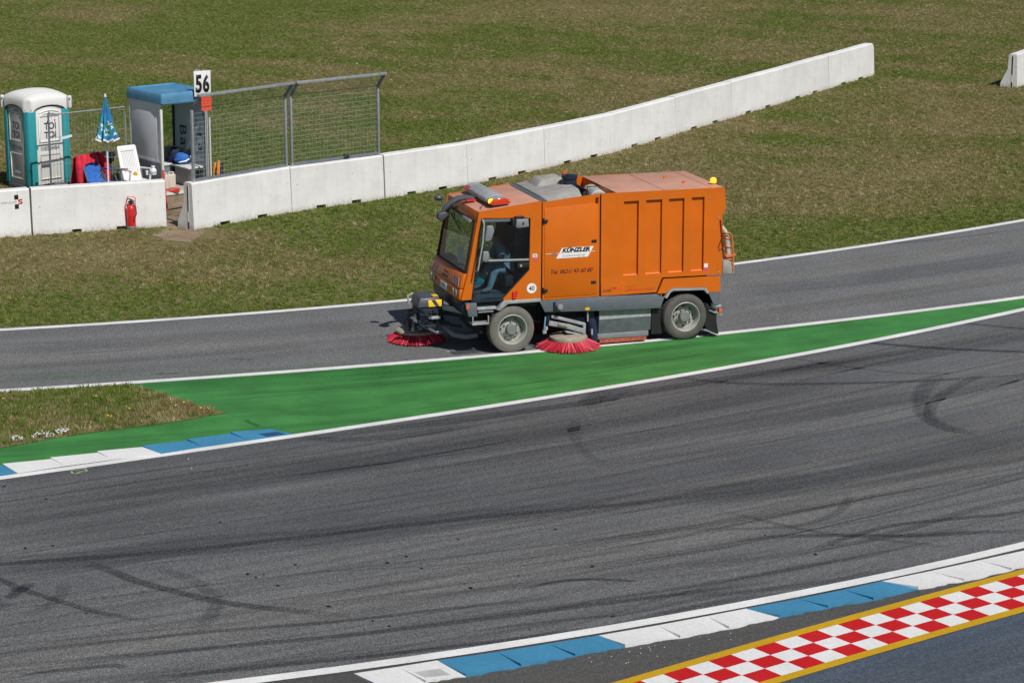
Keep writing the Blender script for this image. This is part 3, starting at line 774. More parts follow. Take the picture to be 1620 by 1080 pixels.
for i,(x,y) in enumerate([(152,636),(205,656),(171,667),(176,668),(278,651),(291,646),(5,640),(318,655)]):
    p=G(x,y); t=thing('dandelion','yellow dandelion in the grass island between the pit lane and the green run-off','flower',(p.x,p.y,.016),0,'dandelions on the grass island')
    MB().tube([(0,0,0),(.004,0,.05),(.0,.004,.085)],.003,5).build('stem',M['stem'],t)
    MB().ball((0,.004,.09),(.018,.018,.010),8,4).build('flower_head',M['yellowfl'],t)

# ------------------------------------------------------------------ concrete barriers
def barrier(p0,p1,label,notches=((.26,.36),(.64,.74)),group='concrete barrier blocks in the long white wall',H=1.04,gap=.012,slot=False,chamfer_end=False):
    rj=random.Random(int(p0[0]*977)); H=H+rj.uniform(-.012,.012); j_=Vector((rj.uniform(-.012,.012),rj.uniform(-.012,.012),0))
    p0=Vector((p0[0],p0[1],0))+j_;p1=Vector((p1[0],p1[1],0))+j_*.4; d=(p1-p0); L=d.length; rz=math.atan2(d.y,d.x)
    root=thing('concrete_barrier',label,'barrier',p0,rz,group)
    # local: x along, y away from the track, z up
    def prof(zb): return [(0,zb),(.045,H-.03),(.07,H),(.285,H),(.31,H-.03),(.325,.58),(.54,.14),(.55,zb)]
    s=[(gap,0)]
    for a,b in notches: s+=[(a*L,0),(a*L,.075),(b*L,.075),(b*L,0)]
    s+=[(L-.16,0),(L-.09,0),(L-.04,0),(L-gap,0)] if chamfer_end else [(L-gap,0)]
    # extra cross sections for slight waviness of the cast top edge
    vs=[];fs=[];m=8;rg=random.Random(int(L*1000))
    for i,(x,zb) in enumerate(s):
        dz=0 if not chamfer_end or x<L-.17 else {0:0,1:.02,2:.06,3:.14}[min(3,len(s)-1-i if False else i-(len(s)-4))]
        for k,(y,z) in enumerate(prof(zb)): vs.append((x,y,z-(dz if k in (1,2,3,4) else 0)+(rg.uniform(-.004,.004) if k in (2,3) else 0)))
    for i in range(len(s)-1):
        for k in range(m): fs.append((i*m+k,i*m+(k+1)%m,(i+1)*m+(k+1)%m,(i+1)*m+k))
    fs+=[tuple(range(m)),tuple((len(s)-1)*m+k for k in range(m-1,-1,-1))]
    body=MB().add(vs,fs); body.build('concrete_body',M['conc'],root,sharp=25)
    if slot:   # steel tongue and slot cast into the open end
        MB().box(-.004+gap,gap+.02,.165,.205,.40,.97).build('end_slot',M['black'],root)
        MB().box(-.008+gap,gap+.01,.14,.163,.40,1.0).box(-.008+gap,gap+.01,.175,.20,.17,.40).build('steel_tongue',M['hutpost'],root)
        MB().box(-.004+gap,gap+.02,.165,.205,.0,.165).build('end_slot',M['black'],root)
    # lifting rings' dowel holes and chipped spots
    return root
yb=lambda yt:(yt+.099*410)/.901
Pc=[G(x+1.5,yb(yt)) for x,yt in ((305,287.9),(461,262),(607.5,243),(739,224),(861,200),(972,177),(1068.6,151.4),(1157,128),(1238,106.5),(1310,86.5),(1381.8,67))]
labs=['white concrete barrier with an exposed flared end beside the gap, under the first mesh screen','white concrete barrier under the second mesh screen','white concrete barrier just right of the mesh screens, without a screen','white concrete barrier behind the sweeper\'s mirrors, second beyond the mesh screens','white concrete barrier above the sweeper\'s cab roof, third beyond the mesh screens','white concrete barrier above the sweeper\'s engine cover, fourth beyond the mesh screens','white concrete barrier above the sweeper\'s hopper, fifth beyond the mesh screens','white concrete barrier third from the far end of the long wall','white concrete barrier second from the far end of the long wall','last white concrete barrier with rounded top corner, at the far end of the wall']
labs=[l for l in labs]
for i in range(10):
    lab=labs[i]
    barrier(Pc[i],Pc[i+1],lab,slot=(i==0),chamfer_end=(i==9))
labs_extra=None
A0=G(-75,384.0);A1=G(51.0,372.6);B1=G(264.3,358.3)
wallA=barrier(A0,A1,'white concrete barrier with a small black and red square logo near its end',notches=((.2,.3),),group='concrete barrier blocks in front of the toilet')
wallB=barrier(A1,B1,'white concrete barrier with a red fire extinguisher standing against it',notches=((.29,.36),(.62,.69)),group='concrete barrier blocks in front of the toilet')
# far right single block
q1=G(1610.4,139.6); dirv=Vector((.55,1.0,0)).normalized()
barrier(q1+Vector((-.02,0,0)),q1+dirv*3.2,'white concrete barrier with its flared end showing, alone far out on the grass',notches=((.6,.7),),group=None,slot=True)
# logo on wall A
LA=(A1-A0).length
def wallpt(x,z): return (x, .045*z/1.01-.004, z)
k=LA-.155
for z in (.865,.66):
    x=LA-.30
    MB().hexa([(x-.045,.045*(z-.045)/1.01-.004,z-.05),(x+.045,.045*(z-.045)/1.01-.004,z-.05),(x+.045,.06,z-.05),(x-.045,.06,z-.05),(x-.045,.045*(z+.05)/1.01-.004,z+.05),(x+.045,.045*(z+.05)/1.01-.004,z+.05),(x+.045,.06,z+.05),(x-.045,.06,z+.05)]).build('logo_square',M['blackd'],wallA)
text('logo_letter','S',M['redd'],wallA,(LA-.215,.030,.763),AX_SIDE,w=.10,h=.115,bold=.03)
text('logo_text','SPENGLER',M['greyd'],wallA,(LA-.47,.030,.76),AX_SIDE,w=.36,h=.05)
MB().box(LA-.285,LA-.275,.036,.05,.92,.99).build('rust_streak',M['hose'],wallA)

# ------------------------------------------------------------------ fire extinguisher at the wall
p=G(208.3,362.8); e=thing('fire_extinguisher','red fire extinguisher with a carrying frame, standing against the white wall','fire extinguisher',(p.x,p.y,0),rad(12))
MB().lathe([(.105,.0),(.115,.02),(.115,.06),(.1,.08)],(0,0,0),(0,0,1),16).build('base_ring',M['greyp'],e,sharp=30)
MB().lathe([(.095,.05),(.1,.10),(.1,.46),(.085,.51),(.05,.54),(.03,.56)],(0,0,0),(0,0,1),18).build('cylinder',M['red'],e)
MB().lathe([(.032,.55),(.036,.57),(.036,.63),(.02,.66)],(0,0,0),(0,0,1),12).box(-.06,.05,-.02,.02,.60,.63).build('valve',M['black'],e)
MB().tube([(.085,.03,.10),(.10,.03,.50),(.10,.03,.70),(.02,.03,.735),(-.06,.03,.73),(-.085,.03,.62),(-.12,.03,.52),(-.11,.03,.10)],.011,6).build('carry_frame',M['red'],e)
MB().tube([(.03,-.04,.60),(.10,-.09,.52),(.11,-.09,.36),(.05,-.115,.22)],.012,6).build('hose',M['black'],e)
MB().box(-.035,.035,-.104,-.098,.30,.40).build('instruction_label',M['redd'],e)

# ------------------------------------------------------------------ mesh screens on the wall
def screen(i0,ta,tb,label):
    a=Pc[i0].lerp(Pc[i0+1],ta); b=Pc[i0].lerp(Pc[i0+1],tb); d=b-a; L=d.length; rz=math.atan2(d.y,d.x); n=Vector((-d.y,d.x,0)).normalized()
    o=a+n*.19; r=thing('mesh_screen',label,'fence',(o.x,o.y,1.04),rz,'mesh screens standing on the concrete wall')
    Hs=1.62; lean=.27; up=.30
    for x in (0,L):
        MB().bar((x,0,.0),(x,0,Hs),.065,.05,(1,0,0)).build('post',M['galv'] if x==0 else M['galv'],r,bevel=.006)
        MB().bar((x,0,Hs-.02),(x,-lean,Hs+up),.065,.05,(1,0,0)).build('angled_arm',M['galvd'],r,bevel=.006)
    MB().bar((-.035,-lean-.01,Hs+up+.01),(L+.035,-lean-.01,Hs+up+.01),.09,.06).build('top_rail',M['galv'],r,bevel=.006)
    MB().bar((.03,0,.035),(L-.03,0,.035),.05,.05).build('bottom_rail',M['galvd'],r)
    w=MB(); R_=.0030
    z=.14
    while z<Hs: w.bar((.02,0,z),(L-.02,0,z),R_*2.1,R_*2.1); z+=.105
    for k in range(1,5):
        t=k/4; w.bar((.02,-lean*t,Hs+up*t),(L-.02,-lean*t,Hs+up*t),R_*2,R_*2)
    w.bar((.02,.0,Hs),(L-.02,0,Hs),.012,.012)
    x=.08
    while x<L: w.bar((x,.006,.03),(x,.006,Hs),R_*1.1,R_*1.1,(1,0,0)); w.bar((x,.006,Hs),(x,-lean,Hs+up),R_*1.3,R_*1.3,(1,0,0)); x+=.105
    ws=w.build('wire_mesh',M['wire'],r); ws['kind']='stuff'
    return r
screen(0,.068,1.005,'mesh screen of galvanised wire nearest the marshal hut, on the wall beside the number board')
screen(1,.055,.988,'mesh screen of galvanised wire farther from the hut, on the second wall block')
# ------------------------------------------------------------------ portable toilet
TA=rad(41); p=G(48.5,305)
t=thing('portable_toilet','white and teal portable toilet cabin with a ribbed white roof behind the wall','toilet',(p.x,p.y,0),TA)
S_=1.20; c=.19; t.scale=(1,1,1.03)
body=MB()
oct_=[(c,0),(S_-c,0),(S_,c),(S_,S_-c),(S_-c,S_),(c,S_),(0,S_-c),(0,c)]
MB().prism([(c+.04,.05),(S_-c-.02,.05),(S_-.05,c),(S_-.05,S_-c),(S_-c,S_-.05),(c,S_-.05),(.05,S_-c),(.05,c+.04)],'z',.12,1.95).build('cabin_body',M['toiletshade'],t)
MB().prism(oct_,'z',.0,.13).build('skid_base',M['greyp'],t,bevel=.01)
for (x,y,sx,sy) in ((0,0,1,1),(S_,0,-1,1),(S_,S_,-1,-1),(0,S_,1,-1)):
    k=c+.05
    pts=[(x+sx*k,y),(x+sx*(c*.62),y),(x+sx*c*.18,y+sy*c*.18),(x,y+sy*(c*.62)),(x,y+sy*k),(x+sx*.08,y+sy*k),(x+sx*k,y+sy*.08)]
    MB().prism(pts,'z',.13,1.87).build('corner_post',M['teal'],t,bevel=.025,seg=3,sharp=50)
# white door; side panel has its shade painted in as grey; framed fields on both
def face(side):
    mat=M['toiletw'] if side=='r' else M['toiletshade']; edge=M['toiletw']
    def P(u,d,z): return (u,d,z) if side=='r' else (d,u,z)     # u along the face, d depth (0 outside)
    def bx(mb,u0,u1,d0,d1,z0,z1):
        a=P(u0,d0,z0); b=P(u1,d1,z1)
        mb.box(min(a[0],b[0]),max(a[0],b[0]),min(a[1],b[1]),max(a[1],b[1]),z0,z1)
    u0,u1=c+.055,S_-c-.055; n=10
    arch=[(u0,.14),(u1,.14)]+[(u1+(u0-u1)*k/n, 1.86+.09*math.sin(math.pi*k/n)) for k in range(n+1)]
    mb=MB()
    vs=[P(u,.03,z) for u,z in arch]+[P(u,.07,z) for u,z in arch]; m=len(arch)
    mb.add(vs,[tuple(range(m)),tuple(range(2*m-1,m-1,-1))]+[(i,(i+1)%m,m+(i+1)%m,m+i) for i in range(m)])
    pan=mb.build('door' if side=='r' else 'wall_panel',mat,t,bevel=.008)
    fr=MB(); w=.035; a,b=u0+.06,u1-.06
    for z0,z1 in ((1.13,1.76),(.25,.86)):
        bx(fr,a,a+w,.012,.03,z0,z1); bx(fr,b-w,b,.012,.03,z0,z1); bx(fr,a+w,b-w,.012,.03,z1-w,z1); bx(fr,a+w,b-w,.012,.03,z0,z0+w)
    fr.build('panel_frame',edge,pan,bevel=.006)
    lv=MB()
    for k in range(2):
        z=1.80+k*.055
        for i in range(8):
            s0=a+.03+(b-a-.06)*i/8; s1=a+.03+(b-a-.06)*(i+1)/8
            q0=.05*math.sin(math.pi*i/8);q1=.05*math.sin(math.pi*(i+1)/8)
            A_=[P(s0,.008,z+q0-.045),P(s1,.008,z+q1-.045),P(s1,.03,z+q1-.045),P(s0,.03,z+q0-.045),P(s0,.022,z+q0-.02),P(s1,.022,z+q1-.02),P(s1,.03,z+q1-.02),P(s0,.03,z+q0-.02)]
            lv.hexa(A_)
    lv.build('vent_louvre',edge,pan)
    ax=AX_SIDE if side=='r' else AX_LEFT; mid=(u0+u1)/2
    for z in (1.50,1.29):
        text('lettering','TOI',M['blackd'],pan,P(mid+(.02 if side=='r' else -.0),.027,z),ax,w=.32,h=.165,bold=.02)
    if side=='r': MB().ball(P(mid+.155,.026,1.625),(.022,.006,.022),10,6).build('red_dot',M['redd'],pan)
    text('phone_number','01805 864864',M['greyp'],pan,P(mid,.027,.985),ax,w=.50,h=.10,bold=.012)
    if side=='r':
        h=MB(); bx(h,u0+.10,u0+.34,-.005,.03,.57,.63); h.build('door_handle',M['greyp'],pan,bevel=.008)
        h=MB(); bx(h,u0-.05,u0+.02,.0,.04,1.0,1.09); h.build('hinge',M['tealbox'],pan)
        h=MB(); bx(h,u0,u1,.02,.034,1.055,1.085); h.build('seam',M['greyp'],pan)
    else:
        text('small_print','HYGIENE',M['whited'],pan,P(mid,.027,.42),ax,w=.26,h=.06)
face('r'); face('l')
# roof: domed both ways, arched over the faces, with flutes and rounded corner caps
roof=MB(); n=28; vs=[]; ov=.015
def rz(u,v):
    du=4*u*(1-u); dv=4*v*(1-v)
    h=2.10+.21*min(1,(du*dv)**.42)
    return h+.012*math.sin(v*math.pi*15)*(1 if .12<v<.88 and .1<u<.9 else 0)*min(1,du*2)
for i in range(n+1):
    for j in range(n+1):
        u=i/n; v=j/n; vs.append((-ov+u*(S_+2*ov),-ov+v*(S_+2*ov),rz(u,v)))
fs=[(i*(n+1)+j,(i+1)*(n+1)+j,(i+1)*(n+1)+j+1,i*(n+1)+j+1) for i in range(n) for j in range(n)]
# hanging rim: lower at the corners, arched up over door and panel
def rimz(s):   # s 0..1 along a side
    q=(s-.5)/.36
    return 1.845 if abs(q)>1 else 1.845+.15*math.sqrt(max(0,1-q*q))
b0=len(vs); ring=[]
per=[(i,0) for i in range(n)]+[(n,j) for j in range(n)]+[(i,n) for i in range(n,0,-1)]+[(0,j) for j in range(n,0,-1)]
for (i,j) in per:
    s=i/n if j in (0,n) else j/n
    x,y,_=vs[i*(n+1)+j]; cx=(x-S_/2)*.995+S_/2; cy=(y-S_/2)*.995+S_/2
    vs.append((cx,cy,rimz(s)))
m=len(per)
for k in range(m):
    i,j=per[k]; i2,j2=per[(k+1)%m]
    fs.append((i*(n+1)+j,b0+k,b0+(k+1)%m,i2*(n+1)+j2))
# pull corners in so the plan follows the rounded cabin
def cornerin(p):
    x,y,z=p; ux=min(x+ov,S_+ov-x); uy=min(y+ov,S_+ov-y); d=c*.82-ux-uy
    if d>0:
        sx=1 if x<S_/2 else -1; sy=1 if y<S_/2 else -1
        return (x+sx*d/2,y+sy*d/2,z)
    return p
roof.add([cornerin(p) for p in vs],fs); ro=roof.build('roof',M['toiletw'],t,sharp=40)
for (x,y) in ((0.02,S_-.02),(S_-.02,.02)):
    lb=MB(); dx=.045; lb.box(x-dx,x+dx,y-dx,y+dx,1.86,2.16); lb.build('lifting_lug',M['toiletw'],ro,bevel=.03,seg=3)
    MB().lathe([(.02,0),(.02,.01)],(x-.03,y-.048,2.09),(0,-1,0),10).build('lug_hole',M['greyp'],ro)
MB().ball((.16,.16,2.07),(.13,.13,.10),14,8).build('corner_cap',M['toiletw'],ro)
MB().lathe([(.012,0),(.008,.09)],(.10,.075,2.05),(0,0,1),8).build('vent_pipe_tip',M['greym'],ro)
for dx in (-.05,.05): MB().ball((.065+dx,.062-dx,1.90),.013,8,5).build('roof_bolt',M['greyp'],ro)

# ------------------------------------------------------------------ wire site fence behind
a=G(82,315); b=G(203,297.5); d=b-a; L=d.length
f=thing('site_fence','wire site fence panel with a dark end post between toilet and marshal hut','fence',(a.x,a.y,0),math.atan2(d.y,d.x))
MB().tube([(0,0,.0),(0,0,2.02)],.024,8).build('post',M['galvd'],f); MB().tube([(L-.02,0,0),(L-.02,0,2.0)],.02,8).build('post',M['galv'],f)
MB().tube([(0,0,1.99),(L,0,1.97)],.019,8).build('top_rail',M['galv'],f)
MB().box(-.25,.3,-.11,.11,0,.14).build('foot_block',M['conc'],f,bevel=.02)
MB().box(.08,.16,-.012,.012,1.47,1.50).build('clamp',M['galvd'],f)
MB().box(-.03,.0,-.03,.03,1.80,1.85).build('clamp',M['galvd'],f)
w=MB(); x=.09
while x<L: w.bar((x,0,.2),(x,0,1.98),.0045,.0045,(1,0,0)); x+=.092
for z in (.2,.80,1.45): w.bar((0,.004,z),(L,.004,z),.008,.008)
o=w.build('wire_mesh',M['wire'],f); o['kind']='stuff'
MB().bar((.3,-.01,1.40),(.62,-.01,1.44),.012,.06).build('pale_blue_tape',M['paleblue'],f)

# ------------------------------------------------------------------ marshal hut
HA=rad(39); p=G(258,312)
h=thing('marshal_hut','marshal hut with a blue plastic roof, grey side wall and open front behind the wall','hut',(p.x,p.y,0),HA)
Wd,Dp=1.29,1.44
MB().box(-.04,Wd+.04,-.05,Dp+.03,0,.12).build('floor_slab',M['floorw'],h,bevel=.01)
MB().box(-.045,Wd+.045,-.08,-.052,.045,.11).build('step_edge',M['hutpost'],h)
for nm,(x,y) in {'a':(0,0),'b':(Wd-.06,0),'c':(0,Dp-.06),'d':(Wd-.06,Dp-.06)}.items():
    MB().box(x,x+.06,y,y+.06,.12,2.24).build('corner_post',M['hutpost'],h,bevel=.006)
MB().box(Wd+.005,Wd+.035,-.07,-.03,.12,1.78).build('flag_holder_tube',M['hutpost'],h)
lw=MB().box(.012,.035,.065,Dp-.065,.86,2.2).build('side_wall',M['hutgrey'],h)
MB().box(.004,.012,.20,Dp-.09,.90,1.98).build('raised_panel',M['hutgrey'],lw,bevel=.002)
MB().box(.0,.036,.065,Dp-.065,.80,.86).build('window_sill',M['hutpost'],lw)
MB().box(.014,.04,.065,Dp-.065,.13,.80).build('side_plinth',M['hutgreyd'],h)
MB().box(.065,Wd-.065,Dp-.03,Dp-.022,.95,2.2).build('rear_window',M['windscreen'],h)
MB().box(.06,Wd-.065,Dp-.04,Dp-.015,.12,.945).build('rear_wall',M['hutgreyd'],h); MB().box(Wd-.12,Wd-.065,Dp-.06,Dp-.032,.95,2.2).build('window_post',M['inkblue'],h)
rw=MB().box(Wd-.05,Wd-.02,.062,Dp-.062,.12,2.2).build('right_wall',M['hutin'],h)
fx=Wd-.0535
MB().box(fx-.002,fx,.10,Dp-.10,.78,.925).build('banner_hem',M['bench'],rw)
MB().box(fx-.002,fx,.08,Dp-.08,.13,.70).build('wall_lining',M['hutgreyd'],rw)
# pale print, with rotated dark letters, on the re-used banner
MB().prism([(.80,.96),(.66,1.02),(.60,1.20),(.54,1.32),(.42,1.66),(.40,1.30),(.33,1.30),(.26,1.42),(.14,1.80),(.13,1.30),(.085,1.28),(.085,.94),(.80,.94)],'x',fx-.0025,fx-.0005).build('pale_print',M['paleblue'],rw)
ROT=((0,0,-1),(0,-1,0))
text('banner_letter','B',M['inkblue'],rw,(fx-.004,1.02,1.36),ROT,w=.235,h=.30,bold=.0)
text('banner_letter','a',M['inkblue'],rw,(fx-.004,1.05,1.08),ROT,w=.20,h=.22,bold=.0)
text('banner_letter','l',M['inkblue'],rw,(fx-.004,.24,1.34),ROT,w=.055,h=.27)
text('banner_letter','a',M['inkblue'],rw,(fx-.004,.26,1.03),ROT,w=.21,h=.19)
MB().box(.07,Wd-.06,Dp-.50,Dp-.05,.56,.60).build('bench_top',M['hutpost'],h,bevel=.004)
MB().box(Wd-.50,Wd-.056,.12,Dp-.51,.56,.595).build('side_bench',M['hutpost'],h,bevel=.004)
MB().box(Wd-.40,Wd-.37,.14,Dp-.55,.13,.555).build('bench_panel',M['bench'],h)
MB().box(.09,Wd-.43,Dp-.47,Dp-.44,.13,.555).build('bench_panel',M['hutgreyd'],h)
# roof: rounded tray with a raised rim
x0,x1,y0,y1=-.035,Wd+.06,-.12,Dp+.07
rf=MB(); rings=[(0,2.215),(.0,2.33),(.012,2.42),(.035,2.455),(.07,2.462),(.095,2.435),(.15,2.43)]
vs=[];K=0
def rr(off,z):
    out=[]; rcor=max(.02,.07-off*.3)
    for (cx,cy,a0) in ((x1-off-rcor,y1-off-rcor,0),(x0+off+rcor,y1-off-rcor,90),(x0+off+rcor,y0+off+rcor,180),(x1-off-rcor,y0+off+rcor,270)):
        for k in range(6): an=rad(a0+90*k/5); out.append((cx+rcor*math.cos(an),cy+rcor*math.sin(an),z))
    return out
for off,z in rings: r_=rr(off,z); K=len(r_); vs+=r_
fs=[]
for i in range(len(rings)-1):
    for k in range(K): fs.append((i*K+k,i*K+(k+1)%K,(i+1)*K+(k+1)%K,(i+1)*K+k))
fs+=[tuple(range(K)),tuple((len(rings)-1)*K+k for k in range(K))]
rf.add(vs,fs); r=rf.build('roof',M['hutblue'],h,sharp=50)
MB().box(.05,Wd-.05,-.06,-.045,2.18,2.215).build('front_lintel',M['hutpost'],h)
for q in ((.25,1.15),(.7,1.3),(1.15,.6)): MB().ball((q[0],q[1],2.44),(.03,.02,.012),8,5).build('roof_bolt',M['galv'],r)
def inhut(x,y,z): 
    v=Matrix.Rotation(HA,3,'Z')@Vector((x,y,0)); return (p.x+v.x,p.y+v.y,z)
# things in the hut
q=inhut(1.02,.74,.597); j=thing('bundled_jacket','bright blue jacket with white stripes bundled on the bench in the hut','jacket',q,HA)
def cloth_lump(rx,ry,rz,seed,n=20,m=12,amp=.25):
    mb=MB(); vs=[];fs=[]
    for i in range(m+1):
        ph=math.pi*i/m
        for k in range(n):
            th=2*math.pi*k/n; d=Vector((math.sin(ph)*math.cos(th),math.sin(ph)*math.sin(th),math.cos(ph)))
            f=1+amp*noise.noise(d*2.2+Vector((seed,0,0)))+amp*.5*noise.noise(d*5+Vector((0,seed,0)))
            v=Vector((d.x*rx,d.y*ry,d.z*rz))*f; v.z=max(v.z,-rz*.82); vs.append(v+Vector((0,0,rz*.82)))
    for i in range(m):
        for k in range(n): fs.append((i*n+k,(i+1)*n+k,(i+1)*n+(k+1)%n,i*n+(k+1)%n))
    return mb.add(vs,fs)
cloth_lump(.21,.17,.15,3).build('jacket_body',M['bluecloth'],j,sharp=60)
MB().tube([(-.16,-.09,.06),(-.02,-.17,.09),(.12,-.15,.14),(.2,-.05,.19)],[.012,.02,.02,.01],6).build('white_stripe',M['white'],j)
q=inhut(.98,1.02,.603); j=thing('dark_bag','dark navy bag on the hut bench behind the blue jacket','bag',q,HA); cloth_lump(.15,.14,.20,9).build('bag_body',M['navycloth'],j,sharp=60); MB().tube([(-.06,-.05,.30),(0,-.07,.38),(.06,-.05,.30)],.01,6).build('strap',M['navycloth'],j)
for i,(x,y,lab) in enumerate(((.24,.34,'beige jerrycan beside the white hut post, left of its twin'),(.47,.40,'beige jerrycan on the hut floor, right of its twin'))):
    q=inhut(x,y,.12); cn=thing('jerrycan',lab,'canister',q,HA+rad(-6),'beige jerrycans on the hut floor')
    cn.scale=(1.2,1.2,1.12); MB().box(-.085,.085,-.07,.07,0,.30).build('can_body',M['beige'],cn,bevel=.03,seg=3)
    MB().tube([(-.05,0,.30),(-.045,0,.335),(.045,0,.335),(.05,0,.30)],.014,6).build('handle',M['beige'],cn); MB().lathe([(.022,0),(.022,.03)],(.065,.03,.30),(0,0,1),10).build('cap',M['white'],cn)
q=inhut(.30,-.01,.122); dpn=thing('dustpan','flat red dustpan lying on the hut floor at the gap','dustpan',q,HA-rad(20))
MB().hexa([(-.13,-.11,0),(.10,-.13,0),(.15,.02,.0),(-.10,.10,0),(-.13,-.11,.012),(.10,-.13,.012),(.15,.02,.05),(-.10,.10,.05)]).build('pan',M['red'],dpn); MB().bar((-.12,0,.03),(-.28,.01,.05),.03,.02).build('handle',M['red'],dpn)
s0=G(264.5,333); s1=Vector((-7.72,55.98,1.09))
b0=B1+Vector((.03,.12,0)); rl=thing('red_pole','long red pole leaning on the end of the wall at the gap','pole',(0,0,0))
pa=G(265,334.5); pb=G(258,270.5,.9)
rl.location=(pa.x,pa.y,0); v=pb-pa
MB().tube([(0,0,0),v],[.02,.016],8).build('shaft',M['red'],rl); MB().tube([v-v.normalized()*.16,v+v.normalized()*.02],[.032,.02],8).build('grip',M['red'],rl)

# ------------------------------------------------------------------ number board, red sheet
p=G(326,306); s=thing('number_board','white board with black number 56 on a pole beside the hut','sign',(p.x,p.y,0),rad(28))
MB().tube([(0,.06,0),(0,.06,2.95)],.028,8).build('pole',M['galvd'],s)
bd=MB().box(-.235,.185,-.03,-.005,2.33,2.93).build('front_board',M['white'],s,bevel=.004)
MB().hexa([(-.15,.13,2.36),(.19,-.004,2.36),(.19,.016,2.36),(-.15,.15,2.36),(-.15,.13,2.955),(.19,-.004,2.93),(.19,.016,2.93),(-.15,.15,2.955)]).build('back_board',M['greyl'],s)
text('digit','5',M['blackd'],bd,(-.12,-.033,2.63),AX_SIDE,w=.16,h=.43,bold=.04)
text('digit','6',M['blackd'],bd,(.065,-.033,2.63),AX_SIDE,w=.165,h=.43,bold=.04)
p=G(329,306.5); s=thing('red_signal_sheet','orange-red rectangular sheet hanging under the number board behind the mesh','signal board',(p.x,p.y,0),rad(28))
MB().box(-.125,.13,-.06,-.05,2.0,2.33).build('sheet',M['signred'],s); MB().tube([(0,-.03,0),(0,-.03,2.3)],.014,8).build('pole',M['galvd'],s)
# rolled signal flags behind the first screen
p0_=Pc[0]; p1_=Pc[1]; dn=(p1_-p0_).normalized(); nn=Vector((-dn.y,dn.x,0))
for i,(px,top,mt,lab) in enumerate(((337,262,'orangecloth','rolled orange flag leaning behind the mesh, left of the other flags'),(343,257,'orangecloth','taller rolled orange flag behind the mesh beside the green one'),(340.5,266,'greencloth','rolled green flag behind the mesh between two orange flags'),(347.5,260,'navycloth','rolled dark blue flag behind the mesh, right of the other flags'))):
    b=G(px,300+(i%2)*1.5); fl=thing('rolled_flag',lab,'flag',(b.x,b.y,0),0,'rolled signal flags behind the screen')
    tp=(305-top)/715*10.5+.02
    fl_l=Vector((.06,.08,tp))
    MB().tube([(0,0,0),fl_l],.012,6).build('stick',M['hutpost'],fl)
    MB().tube([fl_l*.35,fl_l*.55+Vector((.012,0,0)),fl_l*.8,fl_l*.99],[.028,.05,.045,.02],8).build('cloth',M[mt],fl)

# ------------------------------------------------------------------ closed parasol
m,ntp,bp_,op_=newmat('blue_parasol_print'); v=coords(ntp)
nz=noise_(ntp,v,5.5,3,.5); cc=mixc(ntp,(.015,.15,.38),(.025,.28,.46),ramp(ntp,noise_(ntp,v,3,3),[(.4,0.0),(.6,1.0)]))
zz_=N(ntp,'ShaderNodeSeparateXYZ'); ntp.links.new(v,zz_.inputs[0]); band=math_(ntp,'MULTIPLY',ramp(ntp,math_(ntp,'ABSOLUTE',math_(ntp,'SUBTRACT',zz_.outputs[2],1.70)),[(.10,1.0),(.24,0.0)]),.13)
cc=mixc(ntp,cc,(.75,.8,.8),ramp(ntp,math_(ntp,'ADD',noise_(ntp,v,9,3,.5),band),[(.665,0.0),(.69,1.0)])); cc=mixc(ntp,cc,(.04,.22,.14),ramp(ntp,math_(ntp,'ADD',noise_(ntp,v,7,2,.5,.6),band),[(.66,0.0),(.69,1.0)]))
ntp.links.new(cc,bp_.inputs['Base Color']); bp_.inputs['Roughness'].default_value=.7; M['para']=m
p=G(172.5,318); u=thing('closed_parasol','closed blue patterned beach parasol on a white pole behind the wall','parasol',(p.x,p.y,0),0)
MB().tube([(0,0,0),(0,0,1.5)],.02,8).build('pole',M['white'],u); MB().tube([(0,0,1.32),(0,0,2.45)],.016,8).build('upper_pole',M['greyl'],u)
n=64; vs=[];fs=[];lv=[(2.47,.014),(2.38,.03),(2.2,.066),(2.0,.10),(1.8,.138),(1.62,.172),(1.52,.20),(1.45,.215)]
for i,(z,r_) in enumerate(lv):
    for k in range(n):
        th=2*math.pi*k/n; f=1+.34*math.cos(8*th+.6)*min(1,i/3)+.06*math.cos(3*th); zz=z+(.035*math.cos(8*th+.6) if i>=6 else 0)
        vs.append((r_*f*math.cos(th),r_*f*math.sin(th),zz))
for i in range(len(lv)-1):
    for k in range(n): fs.append((i*n+k,i*n+(k+1)%n,(i+1)*n+(k+1)%n,(i+1)*n+k))
cn=MB().add(vs,fs).build('canopy',M['para'],u,sharp=70)
vs=[];fs=[]
for i in range(2):
    for k in range(n):
        th=2*math.pi*k/n; f=1+.34*math.cos(8*th+.6)+.06*math.cos(3*th); r_=(.217,.222)[i]
        vs.append((r_*f*math.cos(th),r_*f*math.sin(th),(1.475,1.43)[i]+.035*math.cos(8*th+.6)))
for k in range(n): fs.append((k,(k+1)%n,n+(k+1)%n,n+k))
MB().add(vs,fs).build('white_hem',M['whited'],cn,sharp=70)
MB().lathe([(.03,0),(.022,.06),(.0,.075)],(0,0,2.45),(0,0,1),10).build('tip_cap',M['white'],u)
MB().ball((-.03,0,1.37),.02,8,5).build('crank_knob',M['white'],u)
